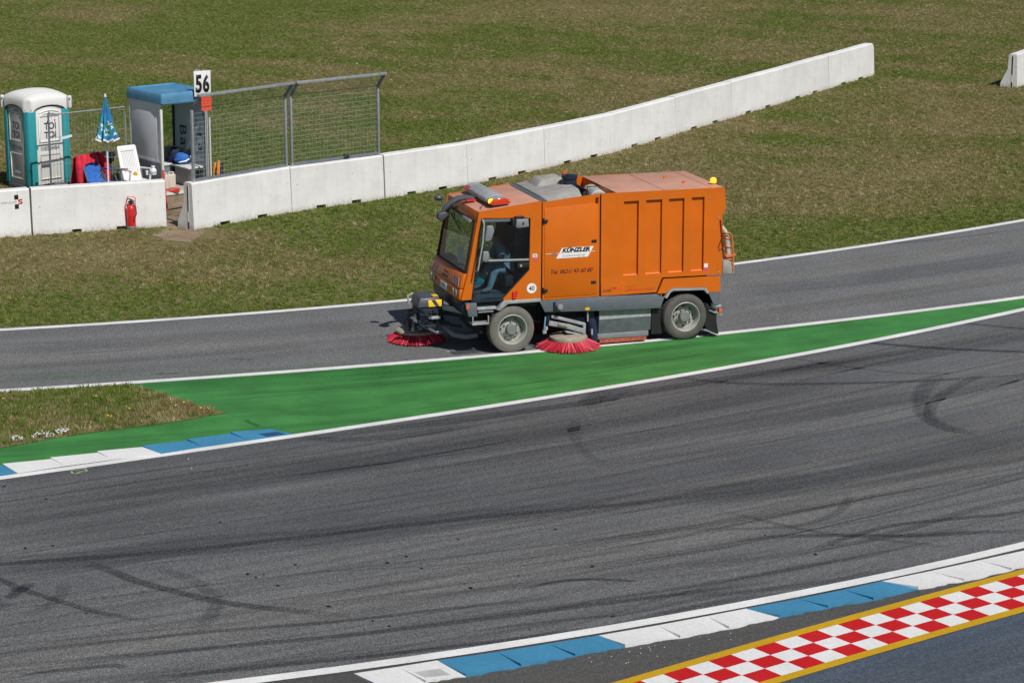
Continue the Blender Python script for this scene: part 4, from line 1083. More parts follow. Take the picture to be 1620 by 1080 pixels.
# bin
p=G(163,297.5); bn=thing('litter_bin','dark grey litter bin with a black bag folded over its rim behind the wire fence','bin',(p.x,p.y,0))
MB().lathe([(.19,0),(.20,.02),(.235,.72)],(0,0,0),(0,0,1),20).build('bin_body',M['bin'],bn)
n=40;vs=[];fs=[];pr=[(.20,.60),(.262,.64),(.275,.74),(.35,.80),(.33,.84),(.27,.85),(.23,.79),(.2,.66)]
for k in range(n):
    th=2*math.pi*k/n
    for r_,z in pr:
        f=1+.10*noise.noise((math.cos(th)*2.2,math.sin(th)*2.2,z*4)); vs.append((r_*f*math.cos(th),r_*f*math.sin(th),z+.03*noise.noise((math.cos(th)*3,math.sin(th)*3,5))))
K=len(pr)
for k in range(n):
    for i in range(K-1): fs.append((k*K+i,k*K+i+1,((k+1)%n)*K+i+1,((k+1)%n)*K+i))
MB().add(vs,fs).build('bin_bag',M['binbag'],bn,sharp=60)

# ------------------------------------------------------------------ folding chair with the red jacket
p=G(150,318); ch=thing('folding_chair','blue folding camp chair facing the hut','chair',(p.x,p.y,0),rad(-35))
for y in (-.26,.26):
    MB().tube([(.62,y,.02),(.52,y,.45),(.42,y,.62),(.56,y,.76)],.013,6).build('front_leg',M['galvd'],ch); MB().tube([(.78,y,.02),(.66,y,.45),(.60,y,.74)],.013,6).build('front_leg',M['galvd'],ch)
    MB().tube([(-.12,y,.02),(.05,y,.5),(-.18,y,1.08)],.014,6).build('back_frame',M['galvd'],ch)
    if y>0: MB().bar((.0,y,.735),(.52,y,.765),.06,.03).build('arm_strap',M['bluecloth'],ch,bevel=.008); MB().bar((.50,y,.775),(.84,y,.80),.06,.03).build('arm_end',M['greym'],ch,bevel=.01)
MB().tube([(-.12,-.26,.10),(.62,.26,.10)],.01,6).tube([(-.12,.26,.10),(.62,-.26,.10)],.01,6).build('cross_brace',M['galvd'],ch)
vs=[];fs=[]
for i in range(9):
    for k in range(9):
        s=i/8; y=-.24+.48*k/8; sag=.05*(1-(2*k/8-1)**2)
        if s<.5: q=s*2; vs.append((-.17+.20*q-sag*.6+.01,y,1.03-.53*q))
        else: q=(s-.5)*2; vs.append((.03+.47*q,y,.50-.06*math.sin(q*3.14)-sag+.05*q))
for i in range(8):
    for k in range(8): fs.append((i*9+k,i*9+k+1,(i+1)*9+k+1,(i+1)*9+k))
sg=MB().add(vs,fs).build('seat_sling',M['bluecloth'],ch,sharp=60)
jk=thing('red_jacket','red jacket hung over the back of the blue folding chair','jacket',(p.x,p.y,0),rad(-35))
vs=[];fs=[];nu,nv=18,14
for i in range(nu+1):
    for k in range(nv+1):
        s=i/nu*2-1; y=-.40+.80*k/nv; wv=.018*math.sin(k*1.7+i*.4)+.02*noise.noise((i*.35,k*.5,2))
        if s<0: x=-.18-.06-.20*(-s)**1.3+wv; z=1.10-.95*(-s)**1.1
        else: x=-.18+.02+.10*s+wv*.6; z=1.10-(.20+.30*min(1,max(0,(abs(y)-.16)/.2)))*s
        vs.append((x,y*(1+.12*abs(s)),z+.012*math.sin(k*2.1)))
for i in range(nu):
    for k in range(nv): fs.append((i*(nv+1)+k,i*(nv+1)+k+1,(i+1)*(nv+1)+k+1,(i+1)*(nv+1)+k))
MB().add(vs,fs).build('jacket_back',M['redcloth'],jk,sharp=70)
for y in (-.40,.42):
    MB().tube([(-.14,y*.85,1.07),(-.06,y*1.02,.86),(-.02,y*1.10,.62),(.0,y*1.12,.40)],[.075,.09,.085,.06],10).build('sleeve',M['redcloth'],jk)
# ------------------------------------------------------------------ white resin chair
p=G(212,311.5); wc=thing('garden_chair','white high-backed plastic garden chair standing before the hut wall','chair',(p.x,p.y,0),rad(-52))
vs=[];B=(-.22,.10);Tt=(-.36,.14)
def bk(z): return -.08-.24*((z-.42)/.75)
MB().hexa([(bk(.42),-.26,.42),(bk(.42),-.20,.42),(bk(.42)+.04,-.20,.42),(bk(.42)+.04,-.26,.42),(bk(1.18),-.24,1.18),(bk(1.18),-.17,1.18),(bk(1.18)+.04,-.17,1.18),(bk(1.18)+.04,-.24,1.18)])
back=MB()
for y0,y1 in ((-.27,-.19),(.19,.27)): back.hexa([(bk(.42),y0,.42),(bk(.42)+.045,y0,.42),(bk(.42)+.045,y1,.42),(bk(.42),y1,.42),(bk(1.17),y0*.92,1.17),(bk(1.17)+.04,y0*.92,1.17),(bk(1.17)+.04,y1*.92,1.17),(bk(1.17),y1*.92,1.17)])
back.hexa([(bk(1.07)+.001,-.25,1.07),(bk(1.07)+.041,-.25,1.07),(bk(1.07)+.041,.25,1.07),(bk(1.07)+.001,.25,1.07),(bk(1.19),-.23,1.19),(bk(1.19)+.04,-.23,1.19),(bk(1.19)+.04,.23,1.19),(bk(1.19),.23,1.19)])
back.hexa([(bk(.43)+.001,-.25,.43),(bk(.43)+.041,-.25,.43),(bk(.43)+.041,.25,.43),(bk(.43)+.001,.25,.43),(bk(.55),-.25,.55),(bk(.55)+.04,-.25,.55),(bk(.55)+.04,.25,.55),(bk(.55),.25,.55)])
bo=back.build('backrest',M['white'],wc,bevel=.008)
for k in range(9):
    y=-.165+.33*k/8; MB().bar((bk(.55)+.016,y,.55),(bk(1.07)+.016,y,1.07),.034,.012,(1,0,0)).build('back_slat',M['white'],bo)
MB().box(-.10,.40,-.25,.25,.40,.43).build('seat',M['white'],wc,bevel=.012)
for y in (-.27,.27):
    MB().bar((-.20,y,.66),(.40,y,.70),.06,.03).build('armrest',M['white'],wc,bevel=.01)
    MB().bar((.22,y,.0),(.36,y,.69),.05,.035,(0,1,0)).build('front_leg',M['white'],wc,bevel=.008); MB().bar((.02,y,.0),(-.12,y,.66),.05,.035,(0,1,0)).build('rear_leg',M['white'],wc,bevel=.008)
# ------------------------------------------------------------------ small things on the wall
p=G(242,277,1.04); b=thing('white_bottle','white round plastic bottle with a narrow neck standing on the end of the wall','bottle',(p.x,p.y+.05,1.04))
MB().lathe([(.07,0),(.078,.02),(.078,.10),(.06,.135),(.04,.15)],(0,0,0),(0,0,1),18).build('bottle_body',M['white'],b); MB().lathe([(.042,.15),(.045,.155),(.045,.195),(.038,.20)],(0,0,0),(0,0,1),14).build('lid',M['white'],b)
MB().lathe([(.079,.04),(.0795,.042),(.0795,.075),(.079,.077)],(0,0,0),(0,0,1),18).build('bottle_label',M['greyd'],b)
p=G(232,277.5,1.04); b=thing('white_cup','small white cup beside the bottle on the wall','cup',(p.x,p.y+.05,1.04)); MB().lathe([(.028,0),(.036,.10)],(0,0,0),(0,0,1),12).build('cup_wall',M['white'],b)
p=G(214,279,1.04); b=thing('yellow_tape_roll','yellow roll with two pale loose ends lying on the wall below the white chair','tape roll',(p.x,p.y+.06,1.04),rad(20))
MB().lathe([(.02,-.03),(.045,-.03),(.045,.03),(.02,.03)],(0,0,.046),(0,1,0),14).build('roll',M['yellow'],b); MB().bar((.04,0,.02),(.10,-.02,.012),.05,.008).bar((-.04,0,.02),(-.11,.02,.012),.05,.008).build('loose_end',M['paleblue'],b)
o=Pc[1].lerp(Pc[2],.63)+Vector((-.12,.15,0)); b=thing('dark_bundle','small black bundle with white ends lying on the wall behind the farther mesh screen','bundle',(o.x,o.y,1.04),rad(40)); cloth_lump(.10,.055,.05,5,14,8).build('bundle_body',M['black'],b,sharp=60); MB().ball((-.10,0,.035),(.03,.025,.02),8,5).ball((.11,.0,.03),(.03,.02,.018),8,5).build('white_end',M['white'],b)
# ------------------------------------------------------------------ street sweeper
PF=G(810.4,558.9); PR=G(1083.7,538.0); dv=PR-PF; VA=math.atan2(dv.y,dv.x); WB=dv.length
W=1.92
sw=thing('street_sweeper','orange road sweeper with red brushes and a driver, straddling the pit lane edge line','road sweeper',(PF.x,PF.y,.013),VA)
def P_(mb,name,mat,par=None,bevel=0,**k): return mb.build(name,M[mat] if isinstance(mat,str) else mat,par or sw,bevel,**k)
# chassis
c=MB(); c.box(-.72,3.85,.42,.62,.50,.74).box(-.72,3.85,1.30,1.50,.50,.74).box(-.5,.5,.35,1.57,.30,.52).box(2.9,3.6,.35,1.57,.34,.52).box(.6,2.8,.40,1.55,.45,.85).box(-.74,.50,.10,1.82,.80,.90).box(1.66,3.9,.10,W-.1,.86,.98)
P_(c,'chassis','dark')
P_(MB().box(-.06,.06,.2,W-.2,.36,.48).box(3.21,3.33,.2,W-.2,.36,.48),'axle','dark')
P_(MB().prism([(-.92,1.0),(-.70,1.0),(-.60,.74),(-.84,.70),(-.90,.80)],'y',.08,W-.08),'front_bumper','navy',bevel=.02)
# cab
side=lambda a,b:(MB().prism([(-.935,1.005),(-.752,1.005),(-.566,2.436),(-.603,2.546),(-.816,1.457)],'y',a,b)
   .prism([(-.603,2.546),(-.566,2.436),(.338,2.394),(.54,2.672)],'y',a,b)
   .prism([(.338,2.394),(.316,1.468),(-.168,.985),(-.15,.945),(.525,.945),(.54,2.672)],'y',a,b))
P_(side(0,.05),'cab_side','orange'); P_(side(W-.05,W),'cab_side','orange')
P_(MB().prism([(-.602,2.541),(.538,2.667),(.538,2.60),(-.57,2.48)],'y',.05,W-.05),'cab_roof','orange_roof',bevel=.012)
P_(MB().prism([(-.606,2.538),(-.645,2.36),(-.60,2.36),(-.565,2.49)],'y',.052,W-.052),'roof_front_panel','orange',bevel=.008)
pill=[(-.648,2.358),(-.818,1.462),(-.77,1.462),(-.60,2.358)]
P_(MB().prism(pill,'y',.05,.12),'front_pillar','orange',bevel=.01); P_(MB().prism(pill,'y',W-.10,W-.05),'front_pillar','orange',bevel=.01)
mk=P_(MB().prism([(-.815,1.462),(-.875,1.43),(-.905,1.385),(-.955,1.195),(-.76,1.195),(-.75,1.462)],'y',.05,W-.05),'mask_panel','orange',bevel=.022,seg=3)
lp=P_(MB().prism([(-.950,1.190),(-.968,1.005),(-.76,1.005),(-.76,1.190)],'y',.05,W-.05),'lamp_panel','orange',bevel=.015)
# red and white hazard stripes on the mask
def mp(y,t,d=.004):   # t 0 top .. 1 bottom
    x=-.905-.05*t; z=1.385-.19*t; return (x-d,y,z-d*.26)
for ya,yb2,far in ((.13,.52,0),(1.43,1.80,1)):
    w_=(yb2-ya)/5
    for i in range(5):
        y0=ya+i*w_; sk=.06 if not far else -.06
        cl=lambda y: min(max(y,ya-.005),yb2+.005)
        mb=MB(); a=[mp(cl(y0+sk),.10),mp(cl(y0+w_+sk),.10),mp(cl(y0+w_-sk),.88),mp(cl(y0-sk),.88)]; b_=[(x+.006,y,z) for x,y,z in a]
        mb.hexa(a+b_); P_(mb,'warning_stripe','greyd' if i%2==0 else 'redd',mk)
mb=MB()
for k in range(5): mb.hexa([mp(.84+.055*k,.16),mp(.875+.055*k,.16),mp(.875+.055*k,.36),mp(.84+.055*k,.36)]+[(x+.006,y,z) for x,y,z in [mp(.84+.055*k,.16),mp(.875+.055*k,.16),mp(.875+.055*k,.36),mp(.84+.055*k,.36)]])
q=[mp(.80,.50),mp(1.14,.50),mp(1.14,.80),mp(.80,.80)]; mb.hexa(q+[(x+.006,y,z) for x,y,z in q])
P_(mb,'dark_emblem','maroon',mk)
for y in (.19,.36,1.56,1.73):
    hl=P_(MB().lathe([(.0,.010),(.038,.006),(.052,.0)],(-.972,y,1.105),(-1,0,-.1),16),'headlight','lens',lp)
    P_(MB().lathe([(.052,0),(.058,.012),(.064,.0)],(-.966,y,1.105),(-1,0,-.1),16),'lamp_ring','greyl',lp)
P_(MB().box(-.978,-.962,.76,1.13,1.055,1.145),'number_plate','paleblue',lp); P_(MB().box(-.985,-.965,.74,1.15,1.035,1.052),'plate_holder','white',lp)
text('plate_marks','MA',M['greyp'],lp,(-.980,.95,1.10),((0,-1,0),(0,0,1)),w=.16,h=.055)
# windscreen
def wsp(y,t,d=0): return (-.645-.172*t-d, y, 2.36-.90*t)
ws=P_(MB().add([wsp(.14,.02),wsp(W-.10,.02),wsp(W-.10,.985),wsp(.14,.985)],[(0,1,2,3)]),'windscreen','windscreen')
fr=MB(); 
for a,b_ in ((wsp(.13,.0,.006),wsp(W-.09,.0,.006)),(wsp(.13,1.0,.006),wsp(W-.09,1.0,.006)),(wsp(.13,0,.006),wsp(.13,1,.006)),(wsp(W-.09,0,.006),wsp(W-.09,1,.006))): fr.tube([a,b_],.020,6)
P_(fr,'windscreen_seal','black',ws)
wp=MB(); wp.tube([wsp(1.35,-.04,.03),wsp(1.05,.18,.04)],.010,6).bar(wsp(1.42,.08,.035),wsp(.72,.27,.035),.02,.02).tube([wsp(.62,-.03,.03),wsp(.55,.05,.04)],.010,6)
P_(wp,'wiper','black',ws)
P_(MB().ball(wsp(1.33,-.06,.03),(.04,.05,.03),10,6),'wiper_motor','black',ws)
P_(MB().prism([(-.66,2.37),(-.70,2.39),(-.735,2.34),(-.68,2.33)],'y',.22,.66),'sun_visor','greym',bevel=.012)
# door on the near side (and its twin on the far side)
DP=[(-.742,1.020),(-.560,2.428),(.330,2.388),(.308,1.470),(-.172,.992)]
def door(y,sgn):
    f=MB(); pts=[(x,y,z) for x,z in DP]; f.tube(pts,.017,6,closed=True)
    d=P_(f,'door','black')
    P_(MB().add([(x,y+.012*sgn,z) for x,z in DP],[tuple(range(5))]),'window_pane','glass',d)
    return d
d=door(.012,1); d2=door(W-.012,-1)
P_(MB().bar((-.44,-.004,1.683),(.305,-.004,1.656),.012,.030),'window_rail','greyl',d)
P_(MB().bar((-.44,.0,1.655),(.305,.0,1.630),.010,.022),'window_rail','black',d)
P_(MB().box(.085,.31,-.03,.008,1.515,1.605),'door_latch','black',d,bevel=.01); P_(MB().lathe([(.022,0),(.022,.008)],(.15,-.03,1.56),(0,-1,0),10),'latch_button','greyl',d)
P_(MB().bar((-.52,.006,2.395),(.30,.006,2.358),.012,.05),'upper_rail','greyp',d)
P_(MB().box(-.752,-.17,.003,.05,.955,.990),'door_sill','navy')
P_(MB().bar((-.705,.012,1.33),(-.742,.012,1.03),.012,.03),'door_hinge_post','black',d)
P_(MB().prism([(.0,.975),(.06,.97),(.10,1.10),(.07,1.115),(.03,1.06),(.02,1.10),(.0,1.10)],'y',-.03,.003),'red_handle','redd',d)
P_(MB().lathe([(.09,0),(.09,.004)],(.357,-.001,1.137),(0,-1,0),28),'speed_sticker','whited')
text('sticker_number','40',M['blackd'],sw,(.357,-.0055,1.137),AX_SIDE,w=.105,h=.085,bold=.015)
P_(MB().box(.375,.46,-.004,0.0,1.685,1.745),'small_sticker','whited'); P_(MB().box(.385,.455,-.004,0,1.625,1.68),'small_sticker','pinkd')
text('sticker_number','88',M['greyp'],sw,(.4175,-.0045,1.715),AX_SIDE,w=.055,h=.04)
P_(MB().prism([(-.155,.950),(.53,.942),(.53,.885),(-.08,.885),(-.22,.775),(-.285,.79)],'y',-.012,.34),'front_mudguard','greyl',bevel=.008)
# cab interior
P_(MB().box(-.74,.50,.052,W-.052,.93,.975),'cab_floor','greyp'); P_(MB().box(.47,.515,.052,W-.052,.976,2.58),'cab_rear_wall','interior')
P_(MB().prism([(-.80,1.44),(-.60,1.50),(-.50,1.42),(-.56,1.28),(-.74,1.28)],'y',.25,W-.08),'dashboard','interior',bevel=.02)
P_(MB().prism([(-.72,1.22),(-.50,1.24),(-.47,1.32),(-.73,1.33)],'y',.10,.42),'teal_tray','tealbox',bevel=.01)
P_(MB().hexa([(-.74,.85,1.50),(-.66,.72,1.50),(-.66,.66,1.51),(-.74,.79,1.51),(-.70,1.02,1.74),(-.62,.89,1.74),(-.62,.88,1.75),(-.70,1.01,1.75)]),'paper_sheet','greyd')
P_(MB().box(.02,.46,.46,1.0,1.0,1.28).box(.36,.46,.46,1.0,1.27,1.95).box(.38,.47,.60,.86,1.95,2.18),'driver_seat','interior',bevel=.04)
st=MB(); cx,cz,cy=-.40,1.58,.75; pts=[]
for k in range(20):
    th=2*math.pi*k/20; pts.append((cx+.10*math.sin(th),cy+.19*math.cos(th),cz+.155*math.sin(th)))
st.tube(pts,.014,6,closed=True).tube([(cx,cy,cz),(-.60,cy,1.35)],.025,6).bar((cx,cy-.18,cz),(cx,cy+.18,cz),.02,.02)
P_(st,'steering_wheel','black')
# mirrors on a bracket by the near pillar
br=MB().tube([(-.55,-.02,2.42),(-.56,-.16,2.36),(-.60,-.20,2.05),(-.69,-.20,1.56),(-.72,-.03,1.50)],.014,6)
b_=P_(br,'mirror_bracket','greyl')
P_(MB().prism([(-.575,2.075),(-.53,2.345),(-.42,2.335),(-.395,2.25),(-.45,2.085),(-.52,2.06)],'y',-.235,-.175),'side_mirror','greym',b_,bevel=.018,seg=3)
P_(MB().prism([(-.615,1.73),(-.60,1.895),(-.50,1.885),(-.48,1.80),(-.53,1.69)],'y',-.235,-.175),'side_mirror','greym',b_,bevel=.018,seg=3)
m3=P_(MB().prism([(.012,2.275),(.03,2.41),(.245,2.40),(.255,2.265),(.05,2.25)],'y',-.17,-.10),'side_mirror','greym',bevel=.018,seg=3)
P_(MB().prism([(.145,2.365),(.165,2.33),(.145,2.295),(.125,2.33)],'y',-.174,-.168),'mirror_emblem','blackd',m3); P_(MB().box(-.03,.02,-.12,.0,2.27,2.42).box(.03,.20,-.10,.0,2.41,2.44),'mirror_mount','black',m3,bevel=.01)
# forward mirror arm on the roof
P_(MB().tube([(-.42,.93,2.615),(-.56,.93,2.645),(-.72,.92,2.63),(-.86,.91,2.56),(-.96,.90,2.47),(-1.02,.90,2.39)],[.05,.055,.055,.05,.045,.03],10),'mirror_arm','armgrey')
P_(MB().box(-.58,-.40,.84,1.02,2.585,2.615),'arm_plate','redd')
P_(MB().tube([(-.98,.90,2.46),(-.99,.97,2.58),(-1.0,.97,2.64)],.013,6),'mirror_stalk','armgrey')
P_(MB().prism([(-1.10,2.40),(-.97,2.435),(-.90,2.385),(-.94,2.34),(-1.03,2.26),(-1.085,2.28),(-1.11,2.33)],'y',.80,.96),'front_mirror','armgrey',bevel=.02,seg=3)
P_(MB().ball((-1.04,.99,2.655),(.088,.06,.052),14,8),'front_mirror','armgrey')
# light bar
lb=P_(MB().prism([(-.36,2.645),(-.34,2.705),(-.22,2.765),(-.10,2.765),(.0,2.715),(.02,2.665),(-.02,2.63),(-.33,2.615)],'y',.40,1.50),'light_bar','greyl',bevel=.015)
lens=[(-.365,2.648),(-.335,2.705),(-.225,2.748),(-.10,2.75),(.0,2.71),(.022,2.665),(-.02,2.635),(-.33,2.62)]
for a,b_ in ((.12,.40),(1.50,1.78)):
    e=P_(MB().prism(lens,'y',a,b_),'beacon_lens','redlens',lb,bevel=.02,seg=3)
    P_(MB().prism([(-.29,2.722),(-.22,2.755),(-.10,2.757),(-.02,2.722)],'y',a+.02,b_-.02),'lens_cap','greyl',e)
P_(MB().ball((-.325,.20,2.685),(.050,.055,.048),14,8),'lit_lamp','lamp_yel',lb); P_(MB().ball((-.02,.115,2.69),(.025,.02,.025),8,6),'corner_lamp','orangelens',lb)
P_(MB().prism([(-.30,2.60),(-.02,2.635),(-.04,2.61),(-.28,2.585)],'y',.20,1.70),'light_bar_foot','greyp',lb)
P_(MB().tube([(-.50,.22,2.585),(-.46,.19,2.66)],.006,6).ball((-.51,.23,2.575),.015,6,4),'roof_aerial','black')
# engine bay
P_(MB().prism([(.558,2.650),(1.617,2.746),(1.617,.908),(.558,.908)],'y',0,.04),'engine_side','orange'); P_(MB().prism([(.558,2.650),(1.617,2.746),(1.617,.908),(.558,.908)],'y',W-.04,W),'engine_side','orange')
ed=P_(MB().prism([(.592,2.540),(1.578,2.588),(1.578,.950),(.592,.950)],'y',-.010,.02),'engine_door','orange',bevel=.006)
P_(MB().box(.535,.563,.02,W-.02,.90,2.62).box(1.612,1.655,.02,W-.02,.90,2.70),'body_gap','black')
P_(MB().box(.57,1.60,.06,W-.06,.92,2.30),'engine_block_cover','dark')
for z in (2.325,1.085): 
    P_(MB().box(.57,.645,-.045,-.008,z-.022,z+.022).box(.560,.585,-.03,.0,z-.05,z+.05),'hinge','black',ed,bevel=.006)
for (x,z) in ((1.513,1.912),(1.507,1.172)): P_(MB().box(x-.048,x+.048,-.020,-.008,z-.026,z+.026),'latch','black',ed,bevel=.006)
P_(MB().box(1.545,1.585,-.03,0,2.60,2.69),'lift_lug','maroon')
# company plate: two white parallelograms with lettering
yd=-.0105
P_(MB().prism([(.865,1.735),(1.452,1.735),(1.505,1.822),(.915,1.822)],'y',yd-.003,yd),'logo_plate','whited',ed); P_(MB().prism([(.805,1.640),(1.395,1.640),(1.450,1.726),(.858,1.726)],'y',yd-.003,yd),'logo_plate','whited',ed)
P_(MB().prism([(.615,1.730),(1.53,1.730),(1.53,1.7365),(.615,1.7365)],'y',yd-.002,yd),'logo_line','whited',ed)
text('company_name','K\u00dcNZLER',M['blackd'],ed,(1.175,yd-.0032,1.786),AX_SIDE,w=.52,h=.096,shear=.28,bold=.055)
text('company_subtitle','Stra\u00dfenreinigung',M['greyd'],ed,(1.13,yd-.0032,1.680),AX_SIDE,w=.43,h=.066,shear=.25,bold=.01)
for x,mt in ((.735,'greencloth'),(.765,'redd'),(.795,'bluecloth')):
    P_(MB().prism([(x-.012,1.705),(x+.006,1.705),(x+.012,1.76),(x-.006,1.76)],'y',yd-.004,yd),'logo_bar',mt,ed)
text('phone_lettering','Tel. 0621/ 43 60 80',M['maroon'],ed,(1.10,yd-.0005,1.405),AX_SIDE,w=.78,h=.080,shear=.28,bold=.022)
# grey cover over the engine, air filter drum, intake
P_(MB().prism([(.565,2.655),(.655,2.672),(.655,2.64),(.565,2.62)],'y',.05,W-.05),'cover_strip','cover_strip')
cv=MB(); 
fa,fb,fc=(.66,.06,2.672),(.66,.50,2.69),(.66,W-.06,2.69)
ra,rb,rc=(1.36,.06,2.62),(1.40,.50,2.775),(1.46,W-.06,2.775)
cv.add([fa,fb,fc,ra,rb,rc]+[(x,y,2.35) for x,y,z in (fa,fb,fc,ra,rb,rc)],[(0,1,4,3),(1,2,5,4),(6,7,8,11,10,9),(0,3,9,6),(3,4,10,9),(4,5,11,10),(5,2,8,11),(2,1,7,8),(1,0,6,7)])
cvo=P_(cv,'engine_cover','cover',bevel=.02)
P_(MB().hexa([(.84,1.22,2.69),(1.40,1.22,2.75),(1.42,1.78,2.75),(.84,1.78,2.69),(.97,1.30,2.825),(1.36,1.30,2.855),(1.38,1.72,2.855),(.97,1.72,2.825)]),'cover_hump','cover',cvo,bevel=.03,seg=3)
for y in (.72,1.02,1.32,1.55): P_(MB().bar((.68,y,2.693),(1.41,y+.02,2.779),.010,.004),'cover_seam','greym',cvo)
P_(MB().lathe([(.13,0),(.13,.24),(.145,.25),(.145,.30)],(1.42,1.05,2.62),(0,0,1),18).lathe([(.07,0),(.07,.012)],(1.42,1.05,2.92),(0,0,1),12),'intake_drum','navy')
P_(MB().box(1.56,1.63,W-.12,W-.04,2.70,2.86),'amber_bracket','orange'); 
af=P_(MB().lathe([(.0,.0),(.15,.0),(.16,.02),(.16,.34),(.15,.36),(.15,.38),(.16,.40),(.16,.66),(.14,.68),(.0,.68)],(1.78,.95,2.60),(-.12,-1,0),22),'air_filter','filter')
P_(MB().tube([(1.58,.62,2.58),(1.60,.60,2.77),(1.76,.52,2.79),(1.92,.5,2.66)],.012,6),'filter_hose','black'); P_(MB().box(1.78,1.92,.2,.7,2.35,2.62).tube([(1.75,.55,2.6),(1.85,.45,2.68),(1.9,.3,2.6)],.03,6),'engine_bits','black')
# hopper
hp=P_(MB().prism([(1.650,2.738),(3.985,2.726),(4.018,2.35),(3.948,2.25),(3.970,1.175),(3.935,1.152),(2.815,1.167),(2.705,.91),(1.660,.91)],'y',.048,.08),'hopper_side','orange')
hq=MB()
hq.prism([(1.647,2.744),(3.990,2.732),(4.003,2.585),(1.647,2.585)],'y',0,.046)
hq.prism([(1.647,2.5845),(2.072,2.5845),(2.072,1.2455),(1.647,1.2455)],'y',0,.046)
for a,b_ in ((2.352,2.490),(2.795,2.924),(3.217,3.360)): hq.prism([(a,2.5845),(b_,2.5845),(b_,1.2455),(a,1.2455)],'y',0,.046)
hq.prism([(3.602,2.5845),(4.003,2.5845),(4.022,2.35),(3.952,2.25),(3.972,1.2455),(3.602,1.2455)],'y',0,.046)
hq.prism([(1.647,1.245),(3.972,1.245),(3.974,1.178),(3.938,1.154),(2.812,1.169),(2.702,.908),(1.657,.908)],'y',0,.046)
P_(hq,'hopper_frame','orange',hp)
for a,b_ in ((2.075,2.351),(2.491,2.794),(2.925,3.216),(3.361,3.601)): P_(MB().hexa([(a,.030,1.2455),(b_,.030,1.2455),(b_,.047,1.2455),(a,.047,1.2455),(a,.044,1.262),(b_,.044,1.262),(b_,.047,1.262),(a,.047,1.262)]),'rib_foot','orange',hp)
P_(MB().prism([(1.65,2.738),(3.985,2.726),(4.018,2.35),(3.948,2.25),(3.970,1.175),(3.935,.90),(1.660,.91)],'y',W-.06,W),'hopper_far_side','orange')
P_(MB().prism([(3.90,2.72),(3.983,2.724),(4.016,2.35),(3.946,2.25),(3.968,1.178),(3.90,1.16)],'y',.081,W-.061),'tailgate','orange',bevel=.008)
P_(MB().box(1.955,1.985,.081,W-.061,2.05,2.715),'hopper_front_wall','orange')
P_(MB().box(1.99,3.89,.085,W-.065,2.55,2.69),'roof_under_frame','black')
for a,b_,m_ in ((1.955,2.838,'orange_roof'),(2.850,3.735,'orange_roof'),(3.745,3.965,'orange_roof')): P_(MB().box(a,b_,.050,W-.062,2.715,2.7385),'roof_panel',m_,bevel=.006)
for x,y in ((3.32,1.22),(3.45,.62)): P_(MB().lathe([(.035,0),(.03,.02)],(x,y,2.739),(0,0,1),10).box(x-.03,x+.03,y-.012,y+.012,2.755,2.775),'roof_clip','orange')
P_(MB().box(1.66,3.9,.082,W-.062,.99,1.02),'hopper_floor','dark')
text('small_logo','GORE',M['maroon'],hp,(1.775,-.0005,1.00),AX_SIDE,w=.16,h=.05,shear=.25,bold=.01)
P_(MB().prism([(1.80,1.055),(1.965,1.055),(1.885,.985),(1.90,1.035)],'y',-.003,0),'logo_triangle','redd',hp)
text('small_lettering','GORE Filtration Products',M['redd'],hp,(2.385,-.0005,.985),AX_SIDE,w=.56,h=.045); text('small_lettering','Powered by',M['redd'],hp,(2.20,-.0005,1.045),AX_SIDE,w=.17,h=.032)
P_(MB().box(2.034,2.038,-.002,0,.945,1.075),'logo_divider','redd',hp)
P_(MB().box(3.615,3.685,-.004,0,1.30,1.37),'small_sticker','whited',hp); P_(MB().box(3.62,3.68,-.004,0,1.235,1.295),'small_sticker','pinkd',hp)
for x,z in ((3.69,2.56),(3.88,2.19),(3.665,1.20),(3.90,1.20)): P_(MB().ball((x,-.002,z),.014,8,5),'bolt','greyl',hp)
P_(MB().bar((3.912,-.012,2.15),(3.992,-.012,1.42),.012,.020),'tailgate_stay','maroon',hp); P_(MB().tube([(3.935,-.012,1.80),(3.885,-.014,1.66),(3.90,-.014,1.60),(3.99,-.014,1.66)],.007,6),'stay_hook','maroon',hp)
# rear wing and guards
rw_=P_(MB().prism([(2.838,1.140),(3.935,1.124),(3.932,.838),(3.708,.838),(3.655,.938),(3.005,.968),(2.938,.918),(2.886,.878),(2.725,.878)],'y',-.004,.05),'rear_wing','orange')
P_(MB().prism([(2.86,.80),(2.935,.915),(3.005,.962),(3.652,.932),(3.706,.83),(3.68,.82),(3.62,.895),(3.02,.92),(2.965,.885),(2.90,.79)],'y',-.03,.38),'rear_mudguard','greyl',rw_)
P_(MB().prism([(3.712,.834),(3.945,.830),(3.938,.615),(3.82,.605),(3.80,.645)],'y',0,.05),'rear_skirt','greyp')
sk=P_(MB().prism([(.505,.900),(1.645,.900),(2.71,.872),(2.862,.80),(2.79,.612),(1.674,.640),(.605,.690)],'y',.002,.05),'side_skirt','greyp',bevel=.006)
for x in (.53,1.69,2.66,2.80): P_(MB().ball((x,.001,.862 if x<2 else .845),.012,8,5),'bolt','greyl',sk)
P_(MB().box(1.36,1.44,-.004,.002,.672,.718),'yellow_label','yellow',sk)
P_(MB().lathe([(.05,0),(.055,.02),(.055,.10),(.04,.115)],(.86,.0,.765),(0,-1,.15),16),'horn','greym',sk); P_(MB().box(.76,.80,-.01,.05,.66,.86),'horn_bracket','black',sk)
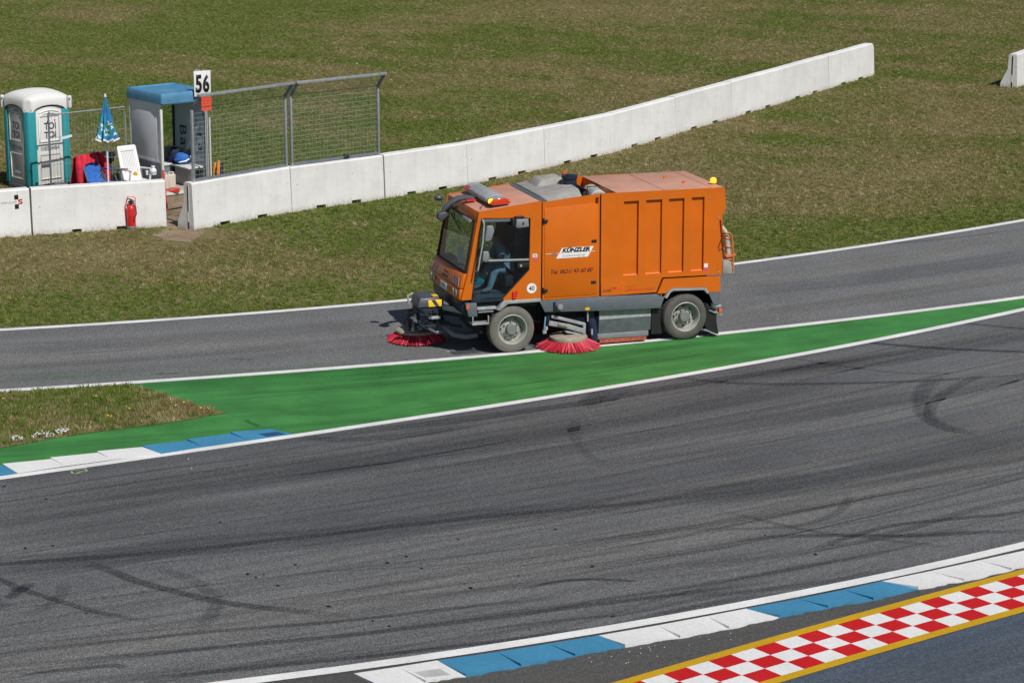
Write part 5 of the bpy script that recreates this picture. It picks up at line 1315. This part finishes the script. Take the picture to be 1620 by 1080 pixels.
# suction side panel between the wheels
sp_=P_(MB().prism([(.115,.62),(.16,.62),(.16,.20),(.125,.20),(.105,.45)],'x',1.66,2.65),'side_panel','greengrey'); 
P_(MB().prism([(.098,.455),(.110,.615),(.118,.615),(.108,.455)],'x',1.665,2.645),'panel_upper','greyl',sp_); P_(MB().box(1.63,2.60,.09,.15,.10,.195),'panel_lower','greym',sp_,bevel=.01)
P_(MB().box(1.66,2.55,.06,.10,.035,.095),'wiper_strip','rust',sp_)
P_(MB().box(2.66,2.86,.10,.8,.12,.70),'inner_guard','black'); P_(MB().box(3.66,3.72,.02,.5,.20,.62),'inner_guard','black')
P_(MB().tube([(1.50,.30,.85),(1.52,.24,.55),(1.58,.22,.30),(1.60,.22,.06)],[.11,.11,.10,.13],12),'suction_hose','navy')
P_(MB().box(1.42,1.445,.06,.09,.45,.66).box(1.50,1.53,.06,.10,.20,.30),'hose_bracket','greyl'); P_(MB().box(1.40,1.72,.12,.5,.02,.10),'suction_lip','black')
# steps
P_(MB().prism([(-.862,.945),(-.655,.945),(-.640,.70),(-.80,.70)],'y',-.01,.06),'step_box','greyp',bevel=.012); P_(MB().box(-.845,-.795,-.016,-.008,.845,.915),'side_reflector','orangelens')
P_(MB().box(-.64,-.29,.0,.26,.805,.850),'upper_step','greyl',bevel=.006); P_(MB().box(-.62,-.34,.02,.05,.755,.790),'step_grille','greym')
ls=MB().box(-.735,-.430,-.01,.22,.545,.575).box(-.735,-.715,-.01,.02,.575,.70).box(-.450,-.430,-.01,.02,.575,.70); P_(ls,'lower_step','greyl',bevel=.004)
# wheels
def wheel(x,near,tm,front):
    sgn=-1 if near else 1; y=0.0 if near else W
    # axis points outward
    ax=(0,sgn,0); o=(x,y,.415)
    rim=P_(MB().lathe([(.268,.000),(.275,.006),(.262,.012),(.250,.0),(.236,-.07),(.230,-.135),(.205,-.142),(.180,-.115),(.105,-.105 if not front else -.095),(.0,-.10)],o,ax,40,caps=False),'wheel','rim')
    R=.415
    P_(MB().lathe([(.258,-.24),(.30,-.25),(.37,-.245),(.405,-.225),(R,-.19),(R,-.045),(.405,-.012),(.372,.006),(.335,.012),(.30,.010),(.272,.002),(.262,-.02)],o,ax,56,caps=False),'tyre',tm,rim)
    P_(MB().lathe([(.100,-.105),(.096,-.02),(.084,-.008),(.0,-.006)],o,ax,24),'hub_cap','hub',rim)
    nuts=6 if front else 8
    for k in range(nuts):
        th=2*math.pi*(k+.5)/nuts; P_(MB().lathe([(.016,-.115),(.016,-.080),(.010,-.072)],(x+.135*math.cos(th),y,.415+.135*math.sin(th)),ax,6),'wheel_nut','greym',rim)
    for k in range(nuts):
        th=2*math.pi*k/nuts; P_(MB().lathe([(.0,-.1125),(.022,-.1125),(.022,-.119)],(x+.172*math.cos(th),y,.415+.172*math.sin(th)),ax,10),'vent_hole','blackd',rim)
    tr=MB()
    for k in range(46):
        th=2*math.pi*k/46; c_,s_=math.cos(th),math.sin(th)
        for yy in (-.06,-.12,-.175):
            p0=Vector((x+R*.998*c_,y+sgn*yy,.415+R*.998*s_)); t_=Vector((-s_,0,c_))
            tr.bar(p0-t_*.020,p0+t_*.020,.040,.010,(c_,0,s_))
    P_(tr,'tread_blocks','tyre_dark',rim)
for near in (True,False):
    wheel(0.0,near,'tyre',True); wheel(WB,near,'tyre_dark',False)
# mud flaps and rear lights
P_(MB().prism([(3.72,.60),(3.90,.50),(3.90,.30),(3.945,.03),(3.90,.05),(3.70,.12)],'y',.06,.44),'mud_flap','black'); P_(MB().bar((3.655,.04,.155),(3.90,.04,.035),.02,.02),'flap_rod','greyl')
P_(MB().tube([(3.80,.05,.62),(3.90,.05,.56),(3.97,.05,.56)],.030,8).tube([(3.86,.05,.47),(3.96,.05,.40),(4.0,.05,.39)],.016,6).tube([(3.74,.03,.50),(3.87,.03,.44)],.010,6),'rear_bracket','greyl')
P_(MB().box(3.93,3.985,.02,.10,.435,.515),'rear_lamp','orangelens',bevel=.008); P_(MB().box(3.93,3.985,W-.1,W-.02,.435,.515),'rear_lamp','orangelens',bevel=.008)
P_(MB().box(3.80,3.93,.12,W-.12,.55,.80),'rear_bumper','dark')
# tailgate hose, guard and chute
hs=P_(MB().tube([(4.0,.12,2.0),(4.045,.12,1.93),(4.09,.12,1.80),(4.125,.12,1.62),(4.14,.12,1.45),(4.15,.12,1.20)],[.03,.045,.055,.06,.06,.055],12),'tailgate_hose','hose')
for z,x,r_ in ((1.88,4.065,.060),(1.77,4.10,.064),(1.62,4.125,.07),(1.30,4.148,.068)): P_(MB().lathe([(r_,0),(r_+.006,.008),(r_+.006,.018),(r_,.026)],(x,.12,z),(.2,0,1),14),'hose_clamp','orange_clip',hs)
P_(MB().tube([(4.03,.02,1.90),(4.11,.02,1.90),(4.155,.02,1.84),(4.175,.02,1.62),(4.19,.02,1.46),(4.19,.02,1.20)],.013,6).bar((4.05,.06,1.465),(4.24,.06,1.495),.10,.03).bar((4.05,.06,1.405),(4.19,.06,1.42),.06,.02),'hose_guard','orange_clip')
P_(MB().prism([(3.99,1.40),(4.02,1.415),(4.08,1.42),(4.12,1.39),(4.225,1.165),(4.21,1.15),(3.995,1.145)],'y',.03,.45),'chute','cover',bevel=.012)
bc=P_(MB().lathe([(.05,0),(.05,.03)],(3.90,.33,2.739),(0,0,1),14),'beacon_base','orange'); P_(MB().lathe([(.055,.03),(.06,.05),(.055,.10),(.03,.125),(0,.13)],(3.90,.33,2.739),(0,0,1),14),'rear_beacon','amber',bc)
# brushes
def brush(name,ctr,rdisc,rtip,ztip,zdisc,tilt,nb,seed):
    rg=random.Random(seed); mb=MB(); sh=[]; Rm=Matrix.Rotation(tilt[0],3,'X')@Matrix.Rotation(tilt[1],3,'Y'); C_=Vector(ctr)
    for i in range(nb):
        th=rg.uniform(0,2*math.pi); layer=rg.random()
        r0=rdisc*(.80+.18*layer); r1=rtip*(.66+.36*layer+rg.uniform(-.03,.03)); th2=th+rg.gauss(0,.035)
        z1=ztip+rg.uniform(-.004,.018)+(.03 if rg.random()<.08 else 0)
        rm=(r0+r1)/2+.01; zm=zdisc-.02-(zdisc-z1)*.42
        P=[Vector((r0*math.cos(th),r0*math.sin(th),zdisc-.01)),Vector((rm*math.cos((th+th2)/2),rm*math.sin((th+th2)/2),zm)),Vector((r1*math.cos(th2),r1*math.sin(th2),z1))]
        P=[C_+Rm@q for q in P]
        for q in P: q.z=max(q.z,.004)
        v0=len(mb.v); mb.tube(P,[.0075,.0062,.0045],3); sh+=[rg.random()]*(len(mb.v)-v0)
    me=bpy.data.meshes.new('bristles'); me.from_pydata(mb.v,[],mb.f); me.attributes.new('shade','FLOAT','POINT').data.foreach_set('value',sh)
    o=link('bristles',me,M['bristle'],sw); o['kind']='stuff'; return o
brush('s',(1.085,.12,0),.335,.575,.012,.155,(0,0),1500,1)
dk=P_(MB().lathe([(.12,.235),(.24,.230),(.335,.205),(.342,.185),(.335,.145),(.25,.135),(.12,.15)],(1.085,.12,0),(0,0,1),36),'brush_disc','tan')
P_(MB().lathe([(.10,.16),(.10,.30),(.06,.36),(.0,.36)],(1.085,.14,0),(0,0,1),16),'brush_motor','dark',dk)
ar=MB().bar((.74,.05,.598),(1.375,.05,.405),.05,.055).bar((.70,.07,.475),(1.06,.06,.385),.06,.085).bar((1.03,.06,.40),(1.35,.06,.285),.06,.085).bar((1.36,.05,.42),(1.36,.06,.22),.05,.05,(1,0,0)).bar((1.0,.06,.30),(1.3,.1,.22),.10,.03)
P_(ar,'brush_arm','greyl',bevel=.008); P_(MB().bar((.86,.02,.455),(1.04,.02,.405),.04,.035),'brush_ram','tan'); P_(MB().tube([(.63,.04,.60),(.61,.02,.48),(.60,.02,.37)],.014,6),'blue_hose',pm('blue_hose_rubber',(.15,.35,.55),.5)); P_(MB().box(.575,.635,-.0,.05,.30,.36).box(.62,.66,0,.05,.36,.42),'hose_coupling','greyl')
P_(MB().tube([(.70,.10,.66),(.70,.10,.45)],.035,8).box(.66,.80,.10,.40,.40,.66),'arm_pivot','dark')
# far-side brush too
brush('f',(1.085,W-.12,0),.335,.575,.012,.155,(0,0),700,4); P_(MB().lathe([(.12,.235),(.24,.230),(.335,.205),(.335,.145),(.12,.15)],(1.085,W-.12,0),(0,0,1),28),'brush_disc','tan')
# front sweeping unit
FC=(-1.34,1.46,0.0)
brush('front',FC,.34,.53,.012,.17,(0,0),1500,3)
fd=P_(MB().lathe([(.10,.25),(.30,.235),(.37,.20),(.375,.165),(.33,.15),(.10,.15)],FC,(0,0,1),36),'brush_disc','tan')
P_(MB().lathe([(.14,.2),(.16,.34),(.14,.55),(.08,.58)],FC,(0,0,1),16),'brush_motor','dark',fd)
fu=P_(MB().box(-1.46,-1.10,.80,1.30,.42,.72).box(-1.50,-1.30,.90,1.20,.34,.60).box(-1.15,-.98,.92,1.25,.40,.83).box(-1.36,-1.18,.74,.90,.34,.44),'front_brush_carrier','dark',bevel=.025)
hd=P_(MB().hexa([(-1.50,.80,.735),(-1.06,.80,.735),(-1.06,1.30,.745),(-1.50,1.30,.745),(-1.44,.84,.90),(-1.08,.84,.90),(-1.10,1.26,.93),(-1.44,1.26,.93)]),'carrier_hood','armgrey',fu,bevel=.02)
P_(MB().hexa([(-1.30,.780,.745),(-1.05,.780,.745),(-1.05,.80,.745),(-1.30,.80,.745),(-1.30,.815,.862),(-1.05,.815,.862),(-1.05,.835,.862),(-1.30,.835,.862)]),'warning_plate','yellow',hd,bevel=.006)
P_(MB().hexa([(-1.17,.776,.746),(-1.10,.776,.746),(-1.10,.80,.746),(-1.17,.80,.746),(-1.24,.811,.861),(-1.17,.811,.861),(-1.17,.83,.861),(-1.24,.83,.861)]),'black_stripe','blackd',hd)
P_(MB().box(-1.20,-1.10,.86,1.0,.91,.925),'yellow_tab','yellow',hd); P_(MB().tube([(-1.52,1.28,.72),(-1.54,1.30,.86),(-1.44,1.30,.90)],.022,8),'pale_pipe','greyl',fu)
fm=MB().bar((-1.56,.86,.52),(-1.16,.70,.28),.04,.035).bar((-1.16,.70,.28),(-1.02,.76,.30),.04,.04).bar((-1.32,.74,.56),(-1.10,.74,.55),.04,.04).bar((-1.60,.9,.56),(-1.36,.80,.42),.03,.03).bar((-1.52,.9,.60),(-1.55,.95,.30),.05,.04)
rgc=random.Random(31); bt=MB()
for k in range(26):
    x=rgc.uniform(-1.5,-1.02); z=rgc.uniform(.36,.72); w_=rgc.uniform(.012,.04); bt.box(x-w_,x+w_,.79-rgc.uniform(.0,.04),.82,z-w_*.6,z+w_*.6)
for k in range(7):
    x=rgc.uniform(-1.5,-1.1); z=rgc.uniform(.40,.70); bt.tube([(x,.80,z),(x+.06,.74,z-.05),(x+.16,.75,z-.08),(x+.24,.80,z-.02)],.011,6)
P_(bt,'valve_fittings','navy',fu)
P_(fm,'carrier_arms','greyp',fu); P_(MB().box(-1.27,-1.13,.715,.755,.535,.585).box(-1.2,-1.1,.70,.74,.285,.315),'bright_block','greyl',fu,bevel=.006)
P_(MB().tube([(-1.60,.95,.55),(-1.68,1.0,.48),(-1.66,1.05,.38),(-1.58,1.0,.30)],.02,6).tube([(-1.50,.84,.66),(-1.6,.9,.64),(-1.66,.95,.56)],.016,6).tube([(-1.05,.78,.5),(-.9,.7,.40),(-.75,.6,.40)],.025,6),'hydraulic_hose','black',fu)
P_(MB().bar((-1.02,.85,.72),(-.66,.55,.66),.06,.09),'front_arm','greyl'); P_(MB().bar((-1.02,.98,.60),(-.66,.75,.55),.06,.07),'front_arm','dark')
P_(MB().tube([(-1.0,.9,.36),(-.85,.75,.22),(-.65,.65,.19),(-.45,.6,.22)],[.04,.05,.05,.05],8),'front_suction_hose','greym'); P_(MB().lathe([(.02,0),(.02,.01)],(-.74,.59,.70),(-.5,-.8,0),8).lathe([(.02,0),(.02,.01)],(-.72,.575,.66),(-.5,-.8,0),8),'arm_bolt','greyl')
# drain grate in the pit lane under the sweeper's nose
gp=G(735,557); gr=thing('drain_grate','dark slotted drain grate in the pit lane beside the sweeper\'s front wheel','drain grate',(gp.x,gp.y,.005),rad(22))
P_(MB().box(-.24,.24,-.12,.12,.0,.004),'grate_bed','black',gr)
for k in range(9): P_(MB().box(-.22+.052*k,-.195+.052*k,-.10,.10,.004,.008),'grate_bar','greyp',gr)
P_(MB().box(-.30,-.22,.12,.16,.0,.008).box(.14,.22,.13,.17,0,.008),'pale_chip','greyl',gr)

# ------------------------------------------------------------------ driver
def skin_body(name, joints, edges, root, mat, sub=2):
    keys=list(joints); me=bpy.data.meshes.new(name); me.from_pydata([joints[k][0] for k in keys],[(keys.index(a),keys.index(b)) for a,b in edges],[])
    o=bpy.data.objects.new(name,me); COL.objects.link(o)
    o.modifiers.new('skin','SKIN'); 
    if not me.skin_vertices: 
        bm=bmesh.new(); bm.from_mesh(me); bm.verts.layers.skin.verify(); bm.to_mesh(me); bm.free()
    for i,k in enumerate(keys):
        r_=joints[k][1]; me.skin_vertices[0].data[i].radius=(r_,r_) if not isinstance(r_,tuple) else r_; me.skin_vertices[0].data[i].use_root=(k==root)
    s_=o.modifiers.new('sub','SUBSURF'); s_.levels=sub; s_.render_levels=sub
    dg=bpy.context.evaluated_depsgraph_get(); dg.update()
    m2=bpy.data.meshes.new_from_object(o.evaluated_get(dg)); bpy.data.objects.remove(o); m2.name=name; m2.materials.clear()
    for p_ in m2.polygons: p_.use_smooth=True
    return m2
YC=.74
J={'pelvis':((.24,YC,1.36),.125),'spine':((.15,YC,1.53),.125),'chest':((.03,YC,1.72),(.15,.12)),'neck':((-.06,YC,1.87),.055),'head0':((-.11,YC,1.95),.075),'head1':((-.145,YC,2.03),.092),'head2':((-.155,YC,2.10),.07),
 'shL':((.0,YC-.19,1.75),.06),'elL':((-.07,YC-.25,1.55),.048),'wrL':((-.29,YC-.17,1.60),.034),'haL':((-.37,YC-.16,1.62),.036),
 'shR':((.0,YC+.19,1.75),.06),'elR':((-.07,YC+.25,1.55),.048),'wrR':((-.29,YC+.17,1.60),.034),'haR':((-.37,YC+.16,1.62),.036),
 'hipL':((.20,YC-.11,1.36),.10),'knL':((-.12,YC-.15,1.395),.072),'anL':((-.24,YC-.14,1.03),.045),'toL':((-.38,YC-.15,.995),.035),
 'hipR':((.20,YC+.11,1.36),.10),'knR':((-.16,YC+.14,1.38),.072),'anR':((-.36,YC+.13,1.05),.045),'toR':((-.50,YC+.13,1.02),.035)}
EDG=[('pelvis','spine'),('spine','chest'),('chest','neck'),('neck','head0'),('head0','head1'),('head1','head2'),('chest','shL'),('shL','elL'),('elL','wrL'),('wrL','haL'),('chest','shR'),('shR','elR'),('elR','wrR'),('wrR','haR'),('pelvis','hipL'),('hipL','knL'),('knL','anL'),('anL','toL'),('pelvis','hipR'),('hipR','knR'),('knR','anR'),('anR','toR')]
dr=thing('person','driver in pale jeans and a grey-blue shirt, leaning forward in the sweeper\'s cab','person',(PF.x,PF.y,.013),VA)
bm_=skin_body('body',J,EDG,'pelvis',M['skin'])
bo=link('body',bm_,M['skin'],dr)
def nearest(p):
    best=None
    for a,b_ in EDG:
        A=Vector(J[a][0]);B=Vector(J[b_][0]); t_=max(0,min(1,(p-A).dot(B-A)/(B-A).length_squared)); dd=(A+(B-A)*t_-p).length
        if best is None or dd<best[0]: best=(dd,a,b_,t_)
    return best
reg={}
for pl in bm_.polygons:
    _,a,b_,t_=nearest(pl.center); e=(a,b_)
    if e[1][:2] in('hi','kn','an') : r_='jeans'
    elif e[1][:2]=='to': r_='shoe'
    elif e==('pelvis','spine'): r_='jeans' if t_<.3 else 'shirt'
    elif e==('spine','chest') or e[1][:2] in('sh','el') : r_='shirt'
    elif e[1][:2]=='wr' and t_<.3: r_='shirt'
    elif e==('chest','neck') and t_<.5: r_='shirt'
    elif e==('head1','head2') or (e==('head0','head1') and pl.center.x>J['head1'][0][0]+.02): r_='hair'
    else: r_='skin'
    reg[pl.index]=r_
nrm={v.index:v.normal.copy() for v in bm_.vertices}
for r_,nm,off in (('jeans','jeans',.008),('shirt','shirt',.009),('shoe','shoes',.008),('hair','hair',.010)):
    mb=MB(); ids={}
    for pl in bm_.polygons:
        if reg[pl.index]!=r_: continue
        f=[]
        for vi in pl.vertices:
            if vi not in ids: ids[vi]=len(mb.v); mb.v.append(tuple(bm_.vertices[vi].co+nrm[vi]*off))
            f.append(ids[vi])
        mb.f.append(tuple(f))
    if mb.f:
        mt={'jeans':'jeans','shirt':'shirt','shoe':'shoe','hair':'hair'}[r_]
        mb.build(nm,M[mt],dr,sharp=80)
MB().ball((-.215,YC,2.03),(.022,.014,.018),8,5).ball((-.235,YC-.035,2.05),(.008,.012,.008),6,4).ball((-.235,YC+.035,2.05),(.008,.012,.008),6,4).ball((-.14,YC-.088,2.035),(.018,.010,.026),6,4).ball((-.14,YC+.088,2.035),(.018,.010,.026),6,4).build('face_features',M['skin'],dr)
for sg in (-1,1):
    hb=Vector((-.385,YC+sg*.16,1.625)); mb=MB()
    for k in range(4):
        o=hb+Vector((-.012,0,.028-.019*k)); mb.tube([o,o+Vector((-.035,-sg*.004,.006)),o+Vector((-.045,-sg*.024,.0)),o+Vector((-.028,-sg*.036,-.004))],[.010,.0095,.009,.007],6)
    mb.tube([hb+Vector((.02,-sg*.01,.03)),hb+Vector((-.005,-sg*.03,.045)),hb+Vector((-.02,-sg*.034,.035))],[.011,.010,.008],6)
    mb.build('fingers',M['skin'],dr)

# ------------------------------------------------------------------ scraps lying about
sc=[(84,864),(417,909),(405,914),(392,909),(467,894),(440,927),(348,827),(520,960),(613,891),(643,881),(667,900),(735,924),(745,931),(820,911),(937,897),(879,838),(725,854),(1210,847),(1317,863),(1290,878),(590,983),(616,991),(838,997),(970,976),(6,770),(73,790),(40,868),(137,971)]
rg=random.Random(12)
proto=None
for i,(x,y) in enumerate(sc):
    q=G(x,y)
    if proto is None or i%4==0: proto_me=cloth_lump(.05,.028,.022,20+i,8,5,.4).mesh('rubber_scrap')
    o=link('rubber_scrap',proto_me,M['rubber'] if not proto_me.materials else None); o.location=(q.x,q.y,.004); o.rotation_euler=(0,0,rg.uniform(-.6,.6)); s_=rg.uniform(.32,.62); o.scale=(s_,s_,s_)
    tag(o,'small black rubber scrap lying on the grey track surface','rubber scrap','rubber scraps on the track'); proto=o
mb=MB()
for i in range(26):
    x=rg.uniform(930,1160); y=1050-(x-930)*.23+rg.uniform(-10,14)
    q=G(x,y); mb.ball((q.x,q.y,.006),(rg.uniform(.005,.012),.008,.005),5,3)
for x,y in ((1568,374),(1494,366),(1470,366),(298,727),(303,742),(384,489),(460,478),(1230,505)): q=G(x,y); mb.ball((q.x,q.y,.012),(.014,.012,.008),6,4)
tag(mb.build('pale_gravel',M['pebble']),kind='stuff')
print('objects',len(SC.objects))
